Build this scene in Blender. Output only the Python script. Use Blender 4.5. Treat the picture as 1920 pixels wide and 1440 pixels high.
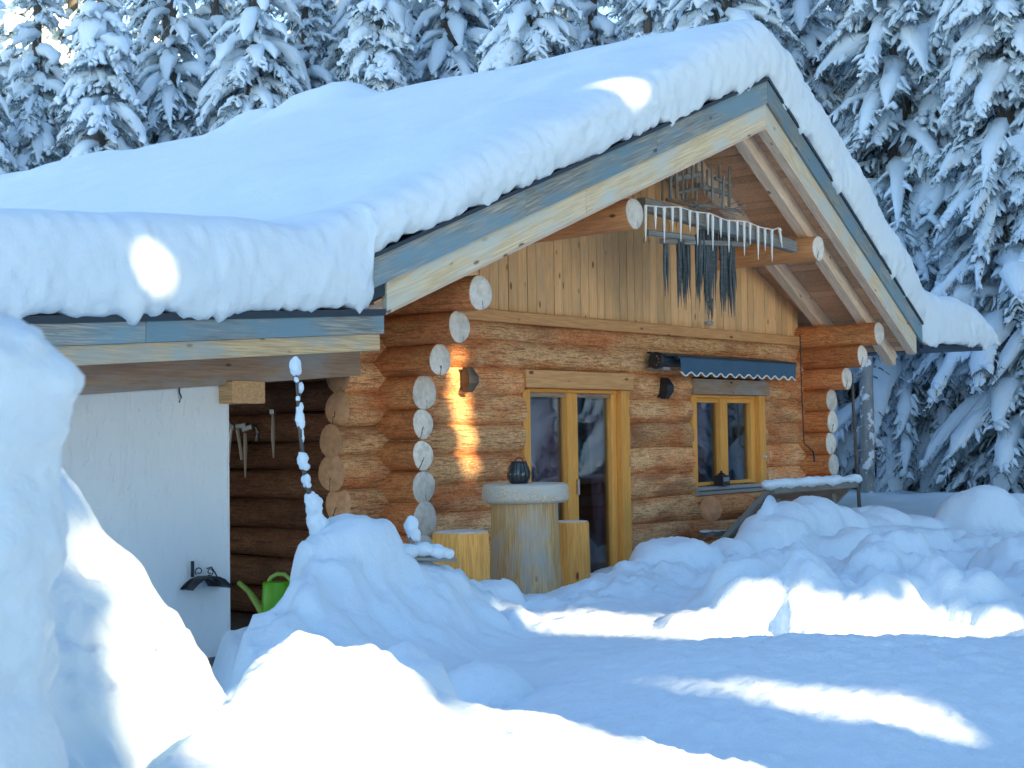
import bpy, math, random
import numpy as np
from mathutils import Vector, Matrix, Quaternion
sc = bpy.context.scene
for o in list(bpy.data.objects): bpy.data.objects.remove(o)
col = sc.collection

# ---------------------------------------------------------------- camera
YAW, PITCH, ROLL, FPX = math.radians(39.2), math.radians(1.96), math.radians(0.8), 2745.0
CAM = Vector((-8.387, -8.197, 1.667))
fw = Vector((math.cos(YAW)*math.cos(PITCH), math.sin(YAW)*math.cos(PITCH), math.sin(PITCH)))
rt0 = Vector((math.sin(YAW), -math.cos(YAW), 0)); up0 = rt0.cross(fw)
RT = rt0*math.cos(ROLL) - up0*math.sin(ROLL); UP = up0*math.cos(ROLL) + rt0*math.sin(ROLL)
cd = bpy.data.cameras.new('camera'); cam = bpy.data.objects.new('camera', cd); col.objects.link(cam)
cam.matrix_world = Matrix(((RT.x, UP.x, -fw.x, CAM.x), (RT.y, UP.y, -fw.y, CAM.y), (RT.z, UP.z, -fw.z, CAM.z), (0, 0, 0, 1)))
cd.sensor_width = 36; cd.lens = FPX/1920*36; cd.clip_start = 0.05; cd.clip_end = 600
cd.dof.use_dof = True; cd.dof.focus_distance = 12.0; cd.dof.aperture_fstop = 6.3
sc.camera = cam
# ---------------------------------------------------------------- sky, sun, exposure
SUN_AZ, SUN_EL = math.radians(76.0), math.radians(19.5)      # direction the light travels, and its height
SD = Vector((math.cos(SUN_AZ)*math.cos(SUN_EL), math.sin(SUN_AZ)*math.cos(SUN_EL), -math.sin(SUN_EL)))
w = bpy.data.worlds.new('World'); sc.world = w; w.use_nodes = True
wn = w.node_tree.nodes; sky = wn.new('ShaderNodeTexSky'); sky.sky_type = 'NISHITA'; sky.sun_disc = False
sky.sun_elevation = SUN_EL; sky.sun_rotation = math.atan2(-SD.x, -SD.y)
sky.air_density = 1.0; sky.dust_density = 0.0; sky.ozone_density = 1.5; sky.altitude = 900
w.node_tree.links.new(sky.outputs[0], wn['Background'].inputs[0]); wn['Background'].inputs[1].default_value = 0.11
sd_ = bpy.data.lights.new('sun', 'SUN'); sd_.energy = 5.0; sd_.angle = math.radians(0.5); sd_.color = (1.0, 0.76, 0.43)
sun = bpy.data.objects.new('sun', sd_); col.objects.link(sun); sun.rotation_euler = SD.to_track_quat('-Z', 'Y').to_euler()
vs = sc.view_settings; vs.view_transform = 'Standard'; vs.look = 'None'; vs.gamma = 1.0; vs.use_curve_mapping = False
vs.exposure = 2.06
sc.cycles.max_bounces = 7; sc.cycles.diffuse_bounces = 4; sc.cycles.transparent_max_bounces = 10

# ---------------------------------------------------------------- helpers
def bp(px, py, Y):
    """point of the plane y = Y that the photograph shows at this pixel"""
    r = RT*((px-960)/FPX) - UP*((py-720)/FPX) + fw
    return CAM + r*((Y-CAM.y)/r.y)
W = {}
def put(o, parent=None, M=None):
    M = M or Matrix.Identity(4)
    if parent is not None:
        o.parent = parent; o.matrix_parent_inverse = W[parent.name].inverted()
    o.matrix_basis = M; W[o.name] = M
    return o
def tag(o, label, cat=None, group=None, kind=None):
    if label: o['label'] = label
    if cat: o['category'] = cat
    if group: o['group'] = group
    if kind: o['kind'] = kind
    return o
def root(name, loc, label, cat, group=None):
    o = bpy.data.objects.new(name, None); col.objects.link(o); o.empty_display_size = .1
    put(o, None, Matrix.Translation(Vector(loc))); return tag(o, label, cat, group)
def npmesh(name, V, Q, smooth=True):
    V = np.ascontiguousarray(V, dtype=np.float32).reshape(-1, 3); Q = np.ascontiguousarray(Q, dtype=np.int32)
    k = Q.shape[1]; me = bpy.data.meshes.new(name)
    me.vertices.add(len(V)); me.vertices.foreach_set('co', V.ravel())
    me.loops.add(Q.size); me.loops.foreach_set('vertex_index', Q.ravel())
    me.polygons.add(len(Q)); me.polygons.foreach_set('loop_start', np.arange(0, Q.size, k, dtype=np.int32))
    me.update(calc_edges=True)
    if smooth: me.polygons.foreach_set('use_smooth', np.ones(len(Q), dtype=bool))
    return me
def npobj(name, V, Q, mat, parent=None, M=None, smooth=True):
    me = npmesh(name, V, Q, smooth); me.materials.append(mat)
    o = bpy.data.objects.new(name, me); col.objects.link(o); return put(o, parent, M)
def pyobj(name, v, f, mat, parent=None, M=None, smooth=False, sharp=None):
    me = bpy.data.meshes.new(name); me.from_pydata([tuple(x) for x in v], [], f); me.update()
    me.materials.append(mat)
    if smooth:
        me.shade_smooth()
        if sharp: me.set_sharp_from_angle(angle=math.radians(sharp))
    o = bpy.data.objects.new(name, me); col.objects.link(o); return put(o, parent, M)
def frame(p0, p1, up=(0, 0, 1)):
    p0 = Vector(p0); p1 = Vector(p1); x = (p1-p0).normalized(); u = Vector(up)
    y = u.cross(x).normalized(); z = x.cross(y)
    return Matrix(((x.x, y.x, z.x, p0.x), (x.y, y.y, z.y, p0.y), (x.z, y.z, z.z, p0.z), (0, 0, 0, 1))), (p1-p0).length
def beam(name, p0, p1, wd, ht, mat, parent=None, up=(0, 0, 1), ch=.008, zc=True, rnd=0):
    """chamfered board along p0-p1: wd across, ht along up"""
    M, L = frame(p0, p1, up); c = min(ch, wd*.3, ht*.3); a, b = wd/2, ht/2
    sec = [(-a+c, -b), (a-c, -b), (a, -b+c), (a, b-c), (a-c, b), (-a+c, b), (-a, b-c), (-a, -b+c)]
    n = max(2, int(L/.5)+1) if rnd else 2
    v, f = [], []
    for i in range(n):
        t = i/(n-1)
        dy, dz = (random.uniform(-rnd, rnd), random.uniform(-rnd, rnd)) if rnd else (0, 0)
        for (y, z) in sec: v.append((t*L, y+dy, z+dz))
    for i in range(n-1):
        for j in range(8): f.append((i*8+j, i*8+(j+1) % 8, (i+1)*8+(j+1) % 8, (i+1)*8+j))
    f.append(tuple(reversed(range(8)))); f.append(tuple(range((n-1)*8, n*8)))
    f = [tuple(reversed(q)) for q in f]
    return pyobj(name, v, f, mat, parent, M)
def fix_normals(o):
    import bmesh
    bm = bmesh.new(); bm.from_mesh(o.data); bmesh.ops.recalc_face_normals(bm, faces=bm.faces); bm.to_mesh(o.data); bm.free()
def tube_np(P, R, sides=8, wx=1.0, wy=1.0, jit=0.0, rng=None, up=(0, 0, 1), flat=0.0):
    """batch of tubes: P (N,K,3), R (N,K) -> verts, quads (open ends closed by tiny radii)"""
    P = np.asarray(P, float); R = np.asarray(R, float); N, K, _ = P.shape
    T = np.empty_like(P); T[:, 1:-1] = P[:, 2:]-P[:, :-2]; T[:, 0] = P[:, 1]-P[:, 0]; T[:, -1] = P[:, -1]-P[:, -2]
    T /= np.linalg.norm(T, axis=2, keepdims=True)+1e-9
    u = np.broadcast_to(np.array(up, float), T.shape).copy()
    bad = np.abs((T*u).sum(2)) > .97; u[bad] = (1, 0.1, 0)
    S = np.cross(T, u); S /= np.linalg.norm(S, axis=2, keepdims=True)+1e-9; Nn = np.cross(S, T)
    a = np.arange(sides)*2*math.pi/sides
    ca, sa = np.cos(a), np.sin(a)
    if flat: sa = np.where(sa < 0, sa*(1-flat), sa)
    rr = R[:, :, None]*np.ones(sides)
    if jit: rr = rr*(1+jit*(rng.random(rr.shape)*2-1))
    V = P[:, :, None, :]+rr[..., None]*(ca[None, None, :, None]*S[:, :, None, :]*wx+sa[None, None, :, None]*Nn[:, :, None, :]*wy)
    i = np.arange(K-1)[:, None]*sides; j = np.arange(sides)[None, :]; j2 = (j+1) % sides
    q = np.stack([i+j, i+j2, i+sides+j2, i+sides+j], -1).reshape(-1, 4)
    Q = (q[None]+(np.arange(N)*K*sides)[:, None, None]).reshape(-1, 4)
    return V.reshape(-1, 3), Q
def merge(parts):
    vs_, qs, n = [], [], 0
    for v, q in parts:
        vs_.append(v); qs.append(q+n); n += len(v)
    return np.concatenate(vs_), np.concatenate(qs)
def rod(name, pts, r, mat, parent=None, sides=8):
    pts = np.array([tuple(p) for p in pts], float)
    rr = np.full(len(pts), r, float) if np.isscalar(r) else np.array(r, float)
    pts = np.concatenate([pts[:1], pts, pts[-1:]]); pts[0] += (pts[1]-pts[2])*1e-4; pts[-1] += (pts[-2]-pts[-3])*1e-4
    rr = np.concatenate([[1e-5], rr, [1e-5]])
    v, q = tube_np(pts[None], rr[None], sides)
    o = npobj(name, v, q, mat, parent); o.data.set_sharp_from_angle(angle=math.radians(50)); return o
def lathe(name, prof, mat, loc=(0, 0, 0), parent=None, n=24, jit=0, seed=0, sharp=40):
    rng = random.Random(seed); v, f = [], []
    for (r, z) in prof:
        for k in range(n):
            a = 2*math.pi*k/n; s = 1+jit*math.sin(3*a+seed)+jit*.6*math.sin(5*a+2*seed)
            v.append((r*s*math.cos(a), r*s*math.sin(a), z))
    for i in range(len(prof)-1):
        for k in range(n): f.append((i*n+k, i*n+(k+1) % n, (i+1)*n+(k+1) % n, (i+1)*n+k))
    f.append(tuple(reversed(range(n)))); f.append(tuple(range((len(prof)-1)*n, len(prof)*n)))
    return pyobj(name, v, f, mat, parent, Matrix.Translation(Vector(loc)), True, sharp)
def vnoise(x, y, z=0.0, seed=0):
    """value noise, vectorised, about -1..1"""
    x, y, z = np.broadcast_arrays(np.asarray(x, float), np.asarray(y, float), np.asarray(z, float))
    xi, yi, zi = np.floor(x), np.floor(y), np.floor(z); fx, fy, fz = x-xi, y-yi, z-zi
    sm = lambda t: t*t*t*(t*(t*6-15)+10)
    fx, fy, fz = sm(fx), sm(fy), sm(fz)
    def h(a, b, c):
        n = (a.astype(np.int64)*374761393+b.astype(np.int64)*668265263+c.astype(np.int64)*2147483647+seed*974634777) & 0xffffffff
        n = ((n ^ (n >> 13))*1274126177) & 0xffffffff
        n = ((n ^ (n >> 16))*2246822519) & 0xffffffff
        return ((n ^ (n >> 15)) & 0xffff)/32767.5-1
    r = 0
    for i in (0, 1):
        for j in (0, 1):
            for k in (0, 1):
                wgt = (fx if i else 1-fx)*(fy if j else 1-fy)*(fz if k else 1-fz)
                r = r+wgt*h(xi+i, yi+j, zi+k)
    return r
def fbm(x, y, z=0.0, seed=0, oct=3):
    r = 0; a = 1.0; f = 1.0
    for i in range(oct):
        r = r+a*vnoise(x*f, y*f, z*f, seed+i*7); a *= .5; f *= 2.03
    return r

# ---------------------------------------------------------------- materials
class NT:
    def __init__(s, name):
        s.m = bpy.data.materials.new(name); s.m.use_nodes = True; s.t = s.m.node_tree; s.b = s.t.nodes['Principled BSDF']
    def n(s, typ, **kw):
        nd = s.t.nodes.new('ShaderNode'+typ)
        for k, v in kw.items():
            if k.startswith('i_'):
                key = k[2:]; key = int(key) if key.isdigit() else key.replace('_', ' ')
                if hasattr(v, 'is_linked'): s.t.links.new(v, nd.inputs[key])
                else: nd.inputs[key].default_value = v
            else: setattr(nd, k, v)
        return nd
    def l(s, a, b): s.t.links.new(a, b)
    def math(s, op, a, b=0.0, c=None):
        nd = s.t.nodes.new('ShaderNodeMath'); nd.operation = op
        for i, v in enumerate((a, b) if c is None else (a, b, c)):
            if hasattr(v, 'is_linked'): s.l(v, nd.inputs[i])
            else: nd.inputs[i].default_value = v
        return nd.outputs[0]
    def mix(s, fac, a, b, mode='MIX'):
        nd = s.t.nodes.new('ShaderNodeMix'); nd.data_type = 'RGBA'; nd.blend_type = mode
        for i, v in ((0, fac), (6, a), (7, b)):
            if hasattr(v, 'is_linked'): s.l(v, nd.inputs[i])
            elif i == 0: nd.inputs[0].default_value = v
            else: nd.inputs[i].default_value = (*v, 1)
        return nd.outputs[2]
    def ramp(s, fac, stops):
        nd = s.t.nodes.new('ShaderNodeValToRGB'); e = nd.color_ramp.elements
        while len(e) < len(stops): e.new(.5)
        for x, (p, c) in zip(e, stops):
            x.position = p; x.color = (*c, 1) if not np.isscalar(c) else (c, c, c, 1)
        s.l(fac, nd.inputs[0]); return nd.outputs[0]
    def bump(s, h, strength=.3, dist=.01):
        nd = s.n('Bump', i_Height=h); nd.inputs['Strength'].default_value = strength; nd.inputs['Distance'].default_value = dist
        s.l(nd.outputs[0], s.b.inputs['Normal']); return nd
    def coords(s, scale=(1, 1, 1), rand=True):
        tc = s.n('TexCoord').outputs['Object']
        if rand:
            oi = s.n('ObjectInfo').outputs['Random']; k = s.math('MULTIPLY', oi, 37.0)
            va = s.n('VectorMath', operation='ADD'); s.l(tc, va.inputs[0]); cx = s.n('CombineXYZ', i_0=k, i_1=k, i_2=k); s.l(cx.outputs[0], va.inputs[1]); tc = va.outputs[0]
        mp = s.n('Mapping'); s.l(tc, mp.inputs[0]); mp.inputs['Scale'].default_value = scale
        return mp.outputs[0]
    def noise(s, vec, scale, detail=4, rough=.55, dist=0.0):
        nd = s.n('TexNoise', i_Scale=scale, i_Detail=detail, i_Roughness=rough, i_Distortion=dist); s.l(vec, nd.inputs['Vector']); return nd.outputs['Fac']
def plain(name, colr, rough=.6, metal=0.0, spec=.3):
    t = NT(name); t.b.inputs['Base Color'].default_value = (*colr, 1); t.b.inputs['Roughness'].default_value = rough
    t.b.inputs['Metallic'].default_value = metal; t.b.inputs['Specular IOR Level'].default_value = spec; return t.m
def wood(name, c1, c2, dark, grey=None, gamt=.45, knots=True, rough=.65, gscale=1.0, var=.35, ax='X'):
    t = NT(name)
    if ax == 'Z':
        co = t.coords; t.coords = lambda s=(1, 1, 1), r=True: co((s[1], s[2], s[0]), r)
    v = t.coords((.8*gscale, 9*gscale, 9*gscale))
    g = t.noise(v, 3.0, 6, .6, .6)
    c = t.ramp(g, [(.3, c1), (.7, c2)])
    v2 = t.coords((1.5, 40, 40)); s = t.noise(v2, 2.5, 3, .6)
    c = t.mix(t.ramp(s, [(.42, 0.55), (.6, 0.0)]), c, dark)
    if knots:
        vk = t.coords((2.2, 5, 5)); vo = t.n('TexVoronoi', i_Scale=1.4); t.l(vk, vo.inputs['Vector'])
        c = t.mix(t.ramp(vo.outputs['Distance'], [(.075, 1.0), (.13, 0.0)]), c, tuple(x*.35 for x in dark))
    if grey is not None:
        vg = t.coords((1.1, 3, 3)); gg = t.noise(vg, 1.6, 4, .6)
        c = t.mix(t.ramp(gg, [(gamt-.08, 0.0), (gamt+.12, 1.0)]), c, grey)
    if var:
        oi = t.n('ObjectInfo').outputs['Random']
        hv = t.n('HueSaturation'); t.l(c, hv.inputs['Color']); t.l(t.math('MULTIPLY_ADD', oi, var, 1-var/2), hv.inputs['Value']); c = hv.outputs[0]
    t.l(c, t.b.inputs['Base Color']); t.b.inputs['Roughness'].default_value = rough; t.b.inputs['Specular IOR Level'].default_value = .25
    t.bump(s, .35, .006); return t.m
def snow_mat(name, fine=90, lump=9, strength=.35, dist=.012, base=(.70, .825, .90)):
    t = NT(name); tc = t.n('TexCoord').outputs['Object']
    a = t.noise(tc, fine, 3, .7); b = t.noise(tc, lump, 5, .6); c_ = t.noise(tc, lump*3.3, 3, .65)
    h = t.math('ADD', t.math('ADD', t.math('MULTIPLY', a, .3), t.math('MULTIPLY', c_, .5)), b)
    cc = t.mix(t.ramp(b, [(.35, 0.0), (.7, 1.0)]), base, tuple(min(.93, x*1.03) for x in base))
    t.l(cc, t.b.inputs['Base Color'])
    t.b.inputs['Roughness'].default_value = .55; t.b.inputs['Specular IOR Level'].default_value = .2
    t.b.inputs['Subsurface Weight'].default_value = .0
    t.bump(h, strength, dist); return t.m
SNOW = snow_mat('snow_ground', 100, 12, .5, .016); SNOWR = snow_mat('snow_roof', 70, 6, .3, .02); SNOWT = snow_mat('snow_tree', 40, 9, .5, .03)
SNOWN = snow_mat('snow_near', 150, 26, .45, .014)
def log_mat(name, red, pale, dark, pale_at=.5, sq=1.0):
    t = NT(name)
    big = t.noise(t.coords((.7, 2.2, 2.2)), 1.7, 4, .6)
    c = t.mix(t.ramp(big, [(pale_at-.12, 0.0), (pale_at+.1, 1.0)]), red, pale)
    big2 = t.noise(t.coords((.5, 1.6, 1.6)), 2.3, 4, .6, .5); c = t.mix(t.ramp(big2, [(.52, 0.0), (.68, .6)]), c, dark)
    sqn = t.noise(t.coords((5, 13, 13)), 3.2*sq, 5, .65, 2.2)
    c = t.mix(t.ramp(sqn, [(.50, 0.0), (.56, .75), (.62, 0.15)]), c, dark)
    st = t.noise(t.coords((2.5, 30, 30)), 2.2, 4, .65, .8)
    c = t.mix(t.ramp(st, [(.36, .8), (.5, 0.0)]), c, dark)
    fl = t.noise(t.coords((14, 30, 30)), 3.0, 3, .7, 1.0)
    c = t.mix(t.ramp(fl, [(.6, 0.0), (.72, .55)]), c, tuple(min(1, x*1.5) for x in pale))
    oi = t.n('ObjectInfo').outputs['Random']
    hv = t.n('HueSaturation'); t.l(c, hv.inputs['Color']); t.l(t.math('MULTIPLY_ADD', oi, .4, .8), hv.inputs['Value']); c = hv.outputs[0]
    t.l(c, t.b.inputs['Base Color']); t.b.inputs['Roughness'].default_value = .7; t.b.inputs['Specular IOR Level'].default_value = .2
    h = t.math('ADD', t.math('MULTIPLY', sqn, .6), st); t.bump(h, .6, .02); return t.m
LOG_FRONT = log_mat('log_front', (.78, .27, .09), (.92, .56, .27), (.27, .080, .034), .46)
LOG_SIDE = log_mat('log_side', (.78, .28, .095), (.82, .38, .14), (.32, .11, .045), .56, .7)
LOG_BAY_SHADE = log_mat('log_bay_shaded', (.26, .115, .06), (.32, .16, .09), (.10, .045, .03), .56, .7)  # side log colour darkened to carry the shade of the tool bay
LOG_PURLIN = wood('log_purlin', (.80, .37, .15), (.84, .44, .19), (.5, .2, .08), knots=True)
def end_mat(name, c1, c2):
    t = NT(name); tc = t.n('TexCoord').outputs['Object']; sp = t.n('SeparateXYZ'); t.l(tc, sp.inputs[0]); y, z = sp.outputs[1], sp.outputs[2]
    r = t.math('SQRT', t.math('ADD', t.math('MULTIPLY', y, y), t.math('MULTIPLY', z, z)))
    nz = t.noise(t.coords((9, 9, 9)), 2.5, 4)
    rings = t.math('SINE', t.math('ADD', t.math('MULTIPLY', r, 330.0), t.math('MULTIPLY', nz, 9.0)))
    c = t.mix(t.math('MULTIPLY_ADD', rings, .18, .25), c1, c2)
    c = t.mix(t.ramp(nz, [(.35, .35), (.6, 0.0)]), c, tuple(x*.6 for x in c2))
    yy = t.math('ADD', y, t.math('MULTIPLY', t.math('SUBTRACT', nz, .5), .05))
    oi = t.n('ObjectInfo').outputs['Random']; yy = t.math('ADD', yy, t.math('MULTIPLY', z, t.math('MULTIPLY_ADD', oi, 1.2, -.6)))
    crack = t.math('MULTIPLY', t.math('LESS_THAN', t.math('ABSOLUTE', yy), t.math('MULTIPLY_ADD', oi, .005, .0015)), t.math('LESS_THAN', z, t.math('MULTIPLY_ADD', oi, .07, -.08)))
    c = t.mix(crack, c, (.05, .04, .035))
    st_ = t.noise(t.coords((4, 4, 4)), 2.2, 4, .6); c = t.mix(t.ramp(st_, [(.48, 0.0), (.72, .7)]), c, tuple(x*.62 for x in c2))
    hv = t.n('HueSaturation'); t.l(c, hv.inputs['Color']); t.l(t.math('MULTIPLY_ADD', oi, .3, .86), hv.inputs['Value']); c = hv.outputs[0]
    t.l(c, t.b.inputs['Base Color']); t.b.inputs['Roughness'].default_value = .8; t.b.inputs['Specular IOR Level'].default_value = .15
    t.bump(rings, .12, .002); return t.m
END_PALE = end_mat('end_grain_pale', (.80, .75, .66), (.72, .67, .57)); END_BROWN = end_mat('end_grain_brown', (.68, .38, .21), (.60, .32, .17))
FASCIA = wood('fascia_weathered', (.24, .28, .27), (.46, .44, .37), (.07, .085, .09), (.18, .29, .35), .47, rough=.8)
RAKE_IN = wood('rake_pale', (.74, .62, .40), (.80, .68, .46), (.5, .36, .2), (.58, .62, .56), .52)
ANNEX_B = wood('annex_board', (.56, .42, .24), (.66, .50, .28), (.30, .20, .11), (.36, .40, .38), .55)
BEAMW = wood('beam_grey_brown', (.42, .30, .21), (.50, .36, .25), (.26, .17, .12), (.38, .38, .37), .56)
BLOCKW = wood('block_fresh', (.62, .38, .18), (.70, .46, .24), (.38, .2, .09))
SOFFIT = wood('soffit', (.76, .45, .26), (.80, .51, .31), (.48, .25, .13), knots=False)
RAFTER = wood('rafter', (.74, .60, .45), (.80, .66, .51), (.5, .36, .25))
PLANK = wood('gable_plank', (.86, .54, .26), (.92, .60, .31), (.66, .38, .17), (.62, .42, .25), .60, var=.28)
TRIM = wood('trim_board', (.80, .42, .17), (.86, .48, .21), (.58, .26, .10))
FRAMEW = wood('frame_yellow', (.90, .43, .095), (.94, .48, .12), (.70, .29, .055), knots=False, var=.1)
STOOLW = wood('stool_wood', (.84, .40, .09), (.88, .46, .12), (.5, .2, .05), knots=True, ax='Z')
TABLEW = wood('table_wood', (.70, .42, .16), (.80, .52, .23), (.26, .14, .06), (.46, .43, .37), .53, ax='Z')
SLABW = wood('slab_grey', (.58, .49, .36), (.68, .58, .44), (.26, .22, .16), (.50, .48, .42), .5)
OLDW = wood('old_grey_wood', (.24, .22, .18), (.33, .30, .25), (.11, .10, .09), (.22, .25, .26), .5, knots=False)
TASSEL = wood('old_bristle', (.085, .105, .115), (.15, .18, .18), (.04, .05, .06), knots=False)
PANELW = wood('panel_brown', (.30, .17, .10), (.38, .22, .13), (.15, .09, .06), (.25, .24, .22), .56)
BLACK = plain('black_metal', (.018, .02, .026), .45, .0, .5); DARKM = plain('dark_flashing', (.03, .05, .075), .45, .3, .5)
STEEL = plain('steel', (.45, .46, .48), .35, .9, .5); GREYM = plain('grey_metal_sill', (.42, .44, .44), .45, .3)
def fabric(name, c):
    t = NT(name); v = t.coords((1, 1, 1), False); a = t.noise(v, 180, 2); b = t.noise(v, 3, 3)
    t.l(t.mix(t.ramp(b, [(.3, 0.0), (.7, .5)]), c, tuple(x*.75 for x in c)), t.b.inputs['Base Color']); t.b.inputs['Roughness'].default_value = .9; t.bump(a, .2, .002); return t.m
AWNF = fabric('awning_fabric', (.055, .125, .20)); CURT = fabric('curtain', (.86, .66, .92)); WHITE = plain('white_trim', (.8, .8, .78), .6)
CURTL = fabric('curtain_pale', (.75, .75, .8))
def plaster():
    t = NT('white_plaster'); v = t.coords((1, 1, 1), False); a = t.noise(v, 14, 6, .65, .3); b = t.noise(v, 1.3, 4, .6)
    t.l(t.mix(t.ramp(b, [(.3, 0.0), (.75, .6)]), (.84, .88, .88), (.76, .80, .81)), t.b.inputs['Base Color']); t.b.inputs['Roughness'].default_value = .85
    cr = t.noise(t.coords((4, 4, .7), False), 2.5, 3, .5, 2.5); line = t.ramp(cr, [(.49, 0.0), (.5, 1.0), (.51, 0.0)])
    t.bump(t.math('ADD', t.math('MULTIPLY', a, .7), line), .5, .008); return t.m
PLASTER = plaster()
def glass():
    t = NT('window_glass'); nt = t.t; out = nt.nodes['Material Output']
    tr = t.n('BsdfTransparent'); tr.inputs[0].default_value = (.985, .99, .99, 1); gl = t.n('BsdfGlossy'); gl.inputs['Roughness'].default_value = .01
    wv = t.noise(t.coords((1, 1, 1), False), 1.1, 2); bm_ = t.n('Bump', i_Height=wv); bm_.inputs['Strength'].default_value = .05; bm_.inputs['Distance'].default_value = .02
    t.l(bm_.outputs[0], gl.inputs['Normal'])
    fr = t.n('Fresnel'); fr.inputs['IOR'].default_value = 1.52; fac = t.math('MINIMUM', t.math('MULTIPLY', fr.outputs[0], 1.5), .9)
    mx = t.n('MixShader'); t.l(fac, mx.inputs[0]); t.l(tr.outputs[0], mx.inputs[1]); t.l(gl.outputs[0], mx.inputs[2]); t.l(mx.outputs[0], out.inputs[0]); return t.m
GLASS = glass()
GREEN = plain('green_plastic', (.16, .62, .02), .35, 0, .5); GREEND = plain('green_plastic_pale', (.42, .68, .16), .4, 0, .5)
def stone():
    t = NT('concrete_step'); v = t.coords((1, 1, 1), False); a = t.noise(v, 9, 6, .7); t.l(t.ramp(a, [(.3, (.10, .10, .10)), (.7, (.22, .21, .20))]), t.b.inputs['Base Color']); t.b.inputs['Roughness'].default_value = .9; t.bump(a, .6, .02); return t.m
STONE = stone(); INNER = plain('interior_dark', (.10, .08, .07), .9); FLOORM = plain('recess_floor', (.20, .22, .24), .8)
ICE = NT('icicle_plastic'); ICE.b.inputs['Base Color'].default_value = (.82, .80, .74, 1); ICE.b.inputs['Roughness'].default_value = .35; ICE = ICE.m
def needle_mat():
    t = NT('spruce_needles'); tc = t.n('TexCoord').outputs['Object']; a = t.noise(tc, 1.3, 4, .6); b = t.noise(tc, 17, 3, .7)
    oi = t.n('ObjectInfo').outputs['Random']
    c = t.ramp(b, [(.3, (.016, .045, .050)), (.7, (.045, .090, .085))])
    f = t.math('ADD', t.math('MULTIPLY', a, .75), t.math('MULTIPLY', b, .25))
    c = t.mix(t.ramp(f, [(.43, 0.0), (.61, .75)]), c, (.46, .55, .62))       # hoar frost on the twigs
    t.l(c, t.b.inputs['Base Color']); t.b.inputs['Roughness'].default_value = .75; t.b.inputs['Specular IOR Level'].default_value = .2; return t.m
NEEDLE = needle_mat()
def bark():
    t = NT('spruce_bark'); a = t.noise(t.coords((9, 9, 2)), 2.5, 5, .65); t.l(t.ramp(a, [(.3, (.05, .045, .04)), (.7, (.17, .15, .13))]), t.b.inputs['Base Color']); t.b.inputs['Roughness'].default_value = .9; t.bump(a, .8, .03); return t.m
BARK = bark()
def bark_snowy():
    t = NT('bark_plastered_with_snow'); a = t.noise(t.coords((9, 9, 2)), 2.5, 5, .65); b = t.noise(t.coords((1, 1, 1), False), 7, 3, .5)
    c = t.ramp(a, [(.3, (.22, .25, .25)), (.7, (.36, .38, .37))]); c = t.mix(t.ramp(b, [(.54, 0.0), (.60, 1.0)]), c, (.84, .87, .9))
    t.l(c, t.b.inputs['Base Color']); t.b.inputs['Roughness'].default_value = .85; t.bump(b, .8, .03); return t.m
BARKS = bark_snowy()
# ================================================================ terrain
FWH = Vector((math.cos(YAW), math.sin(YAW), 0))
def bpd(px, py, d):
    """point d metres ahead that the photograph shows at this pixel"""
    r = RT*((px-960)/FPX) - UP*((py-720)/FPX) + fw
    return CAM + r*(d/r.dot(FWH))
def sd_of(p): q = Vector(p)-CAM; return q.dot(rt0), q.dot(FWH)
HOUSE_BANK = [(380, 1330), (450, 1290), (466, 1230), (474, 1195), (490, 1157), (520, 1138), (548, 1112), (572, 1070), (592, 1042), (620, 1035), (650, 1026), (690, 1030), (714, 1040), (730, 1044), (780, 1048), (837, 1058),
    (867, 1077), (906, 1104), (960, 1118), (985, 1126), (1007, 1125), (1050, 1109), (1102, 1084), (1157, 1070), (1200, 1066), (1240, 1058), (1300, 1054), (1340, 1050), (1400, 1030), (1460, 1000), (1520, 985), (1600, 985), (1700, 985), (1850, 990), (2000, 990)]
# rounded clods thrown up on that bank: where their tops show, and their radius
CLODS = [(650, 965, .27), (606, 998, .15), (690, 976, .2), (576, 1014, .09), (930, 1088, .16), (1181, 1050, .12), (1235, 1024, .22), (1270, 1007, .30), (1300, 1026, .2), (1364, 1008, .17), (1385, 1026, .16), (1414, 986, .20), (1440, 964, .24), (1475, 940, .22), (1520, 929, .30), (1552, 948, .26), (1600, 962, .3), (1642, 950, .28), (1700, 965, .3)]
def crest(lst, dist):
    s_, d_, z_ = [], [], []
    for px, py in lst:
        p = bp(px, py, dist[1]) if isinstance(dist, tuple) else bpd(px, py, dist)
        a, b = sd_of(p); s_.append(a); d_.append(b); z_.append(p.z)
    return np.array(s_), np.array(d_), np.array(z_)
HB = crest(HOUSE_BANK, ('Y', -2.1))
NEAR = crest([(300, 1500), (400, 1470), (436, 1425), (470, 1330), (500, 1250), (530, 1197), (556, 1182), (590, 1190), (620, 1212), (680, 1208), (720, 1225), (760, 1255), (800, 1285), (850, 1318), (950, 1332), (1100, 1352), (1250, 1395), (1400, 1440), (1600, 1500), (2000, 1560)], 4.2)
MID = crest([(700, 1330), (850, 1300), (985, 1262), (1060, 1240), (1200, 1208), (1300, 1194), (1450, 1185), (1600, 1184), (1750, 1188), (1920, 1194), (2100, 1200)], 6.9)
rg = random.Random(5)
BUMPS = []
for i in range(420):
    px = rg.uniform(1330, 2150); d = rg.uniform(8.2, 16.5); s = (px-960)/FPX*d
    x, y = CAM.x+FWH.x*d+rt0.x*s, CAM.y+FWH.y*d+rt0.y*s
    if y > -1.9 and x < 8.2: continue
    r = rg.uniform(.10, .34); BUMPS.append((x, y, r, r*rg.uniform(.2, .48), 0))
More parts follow.
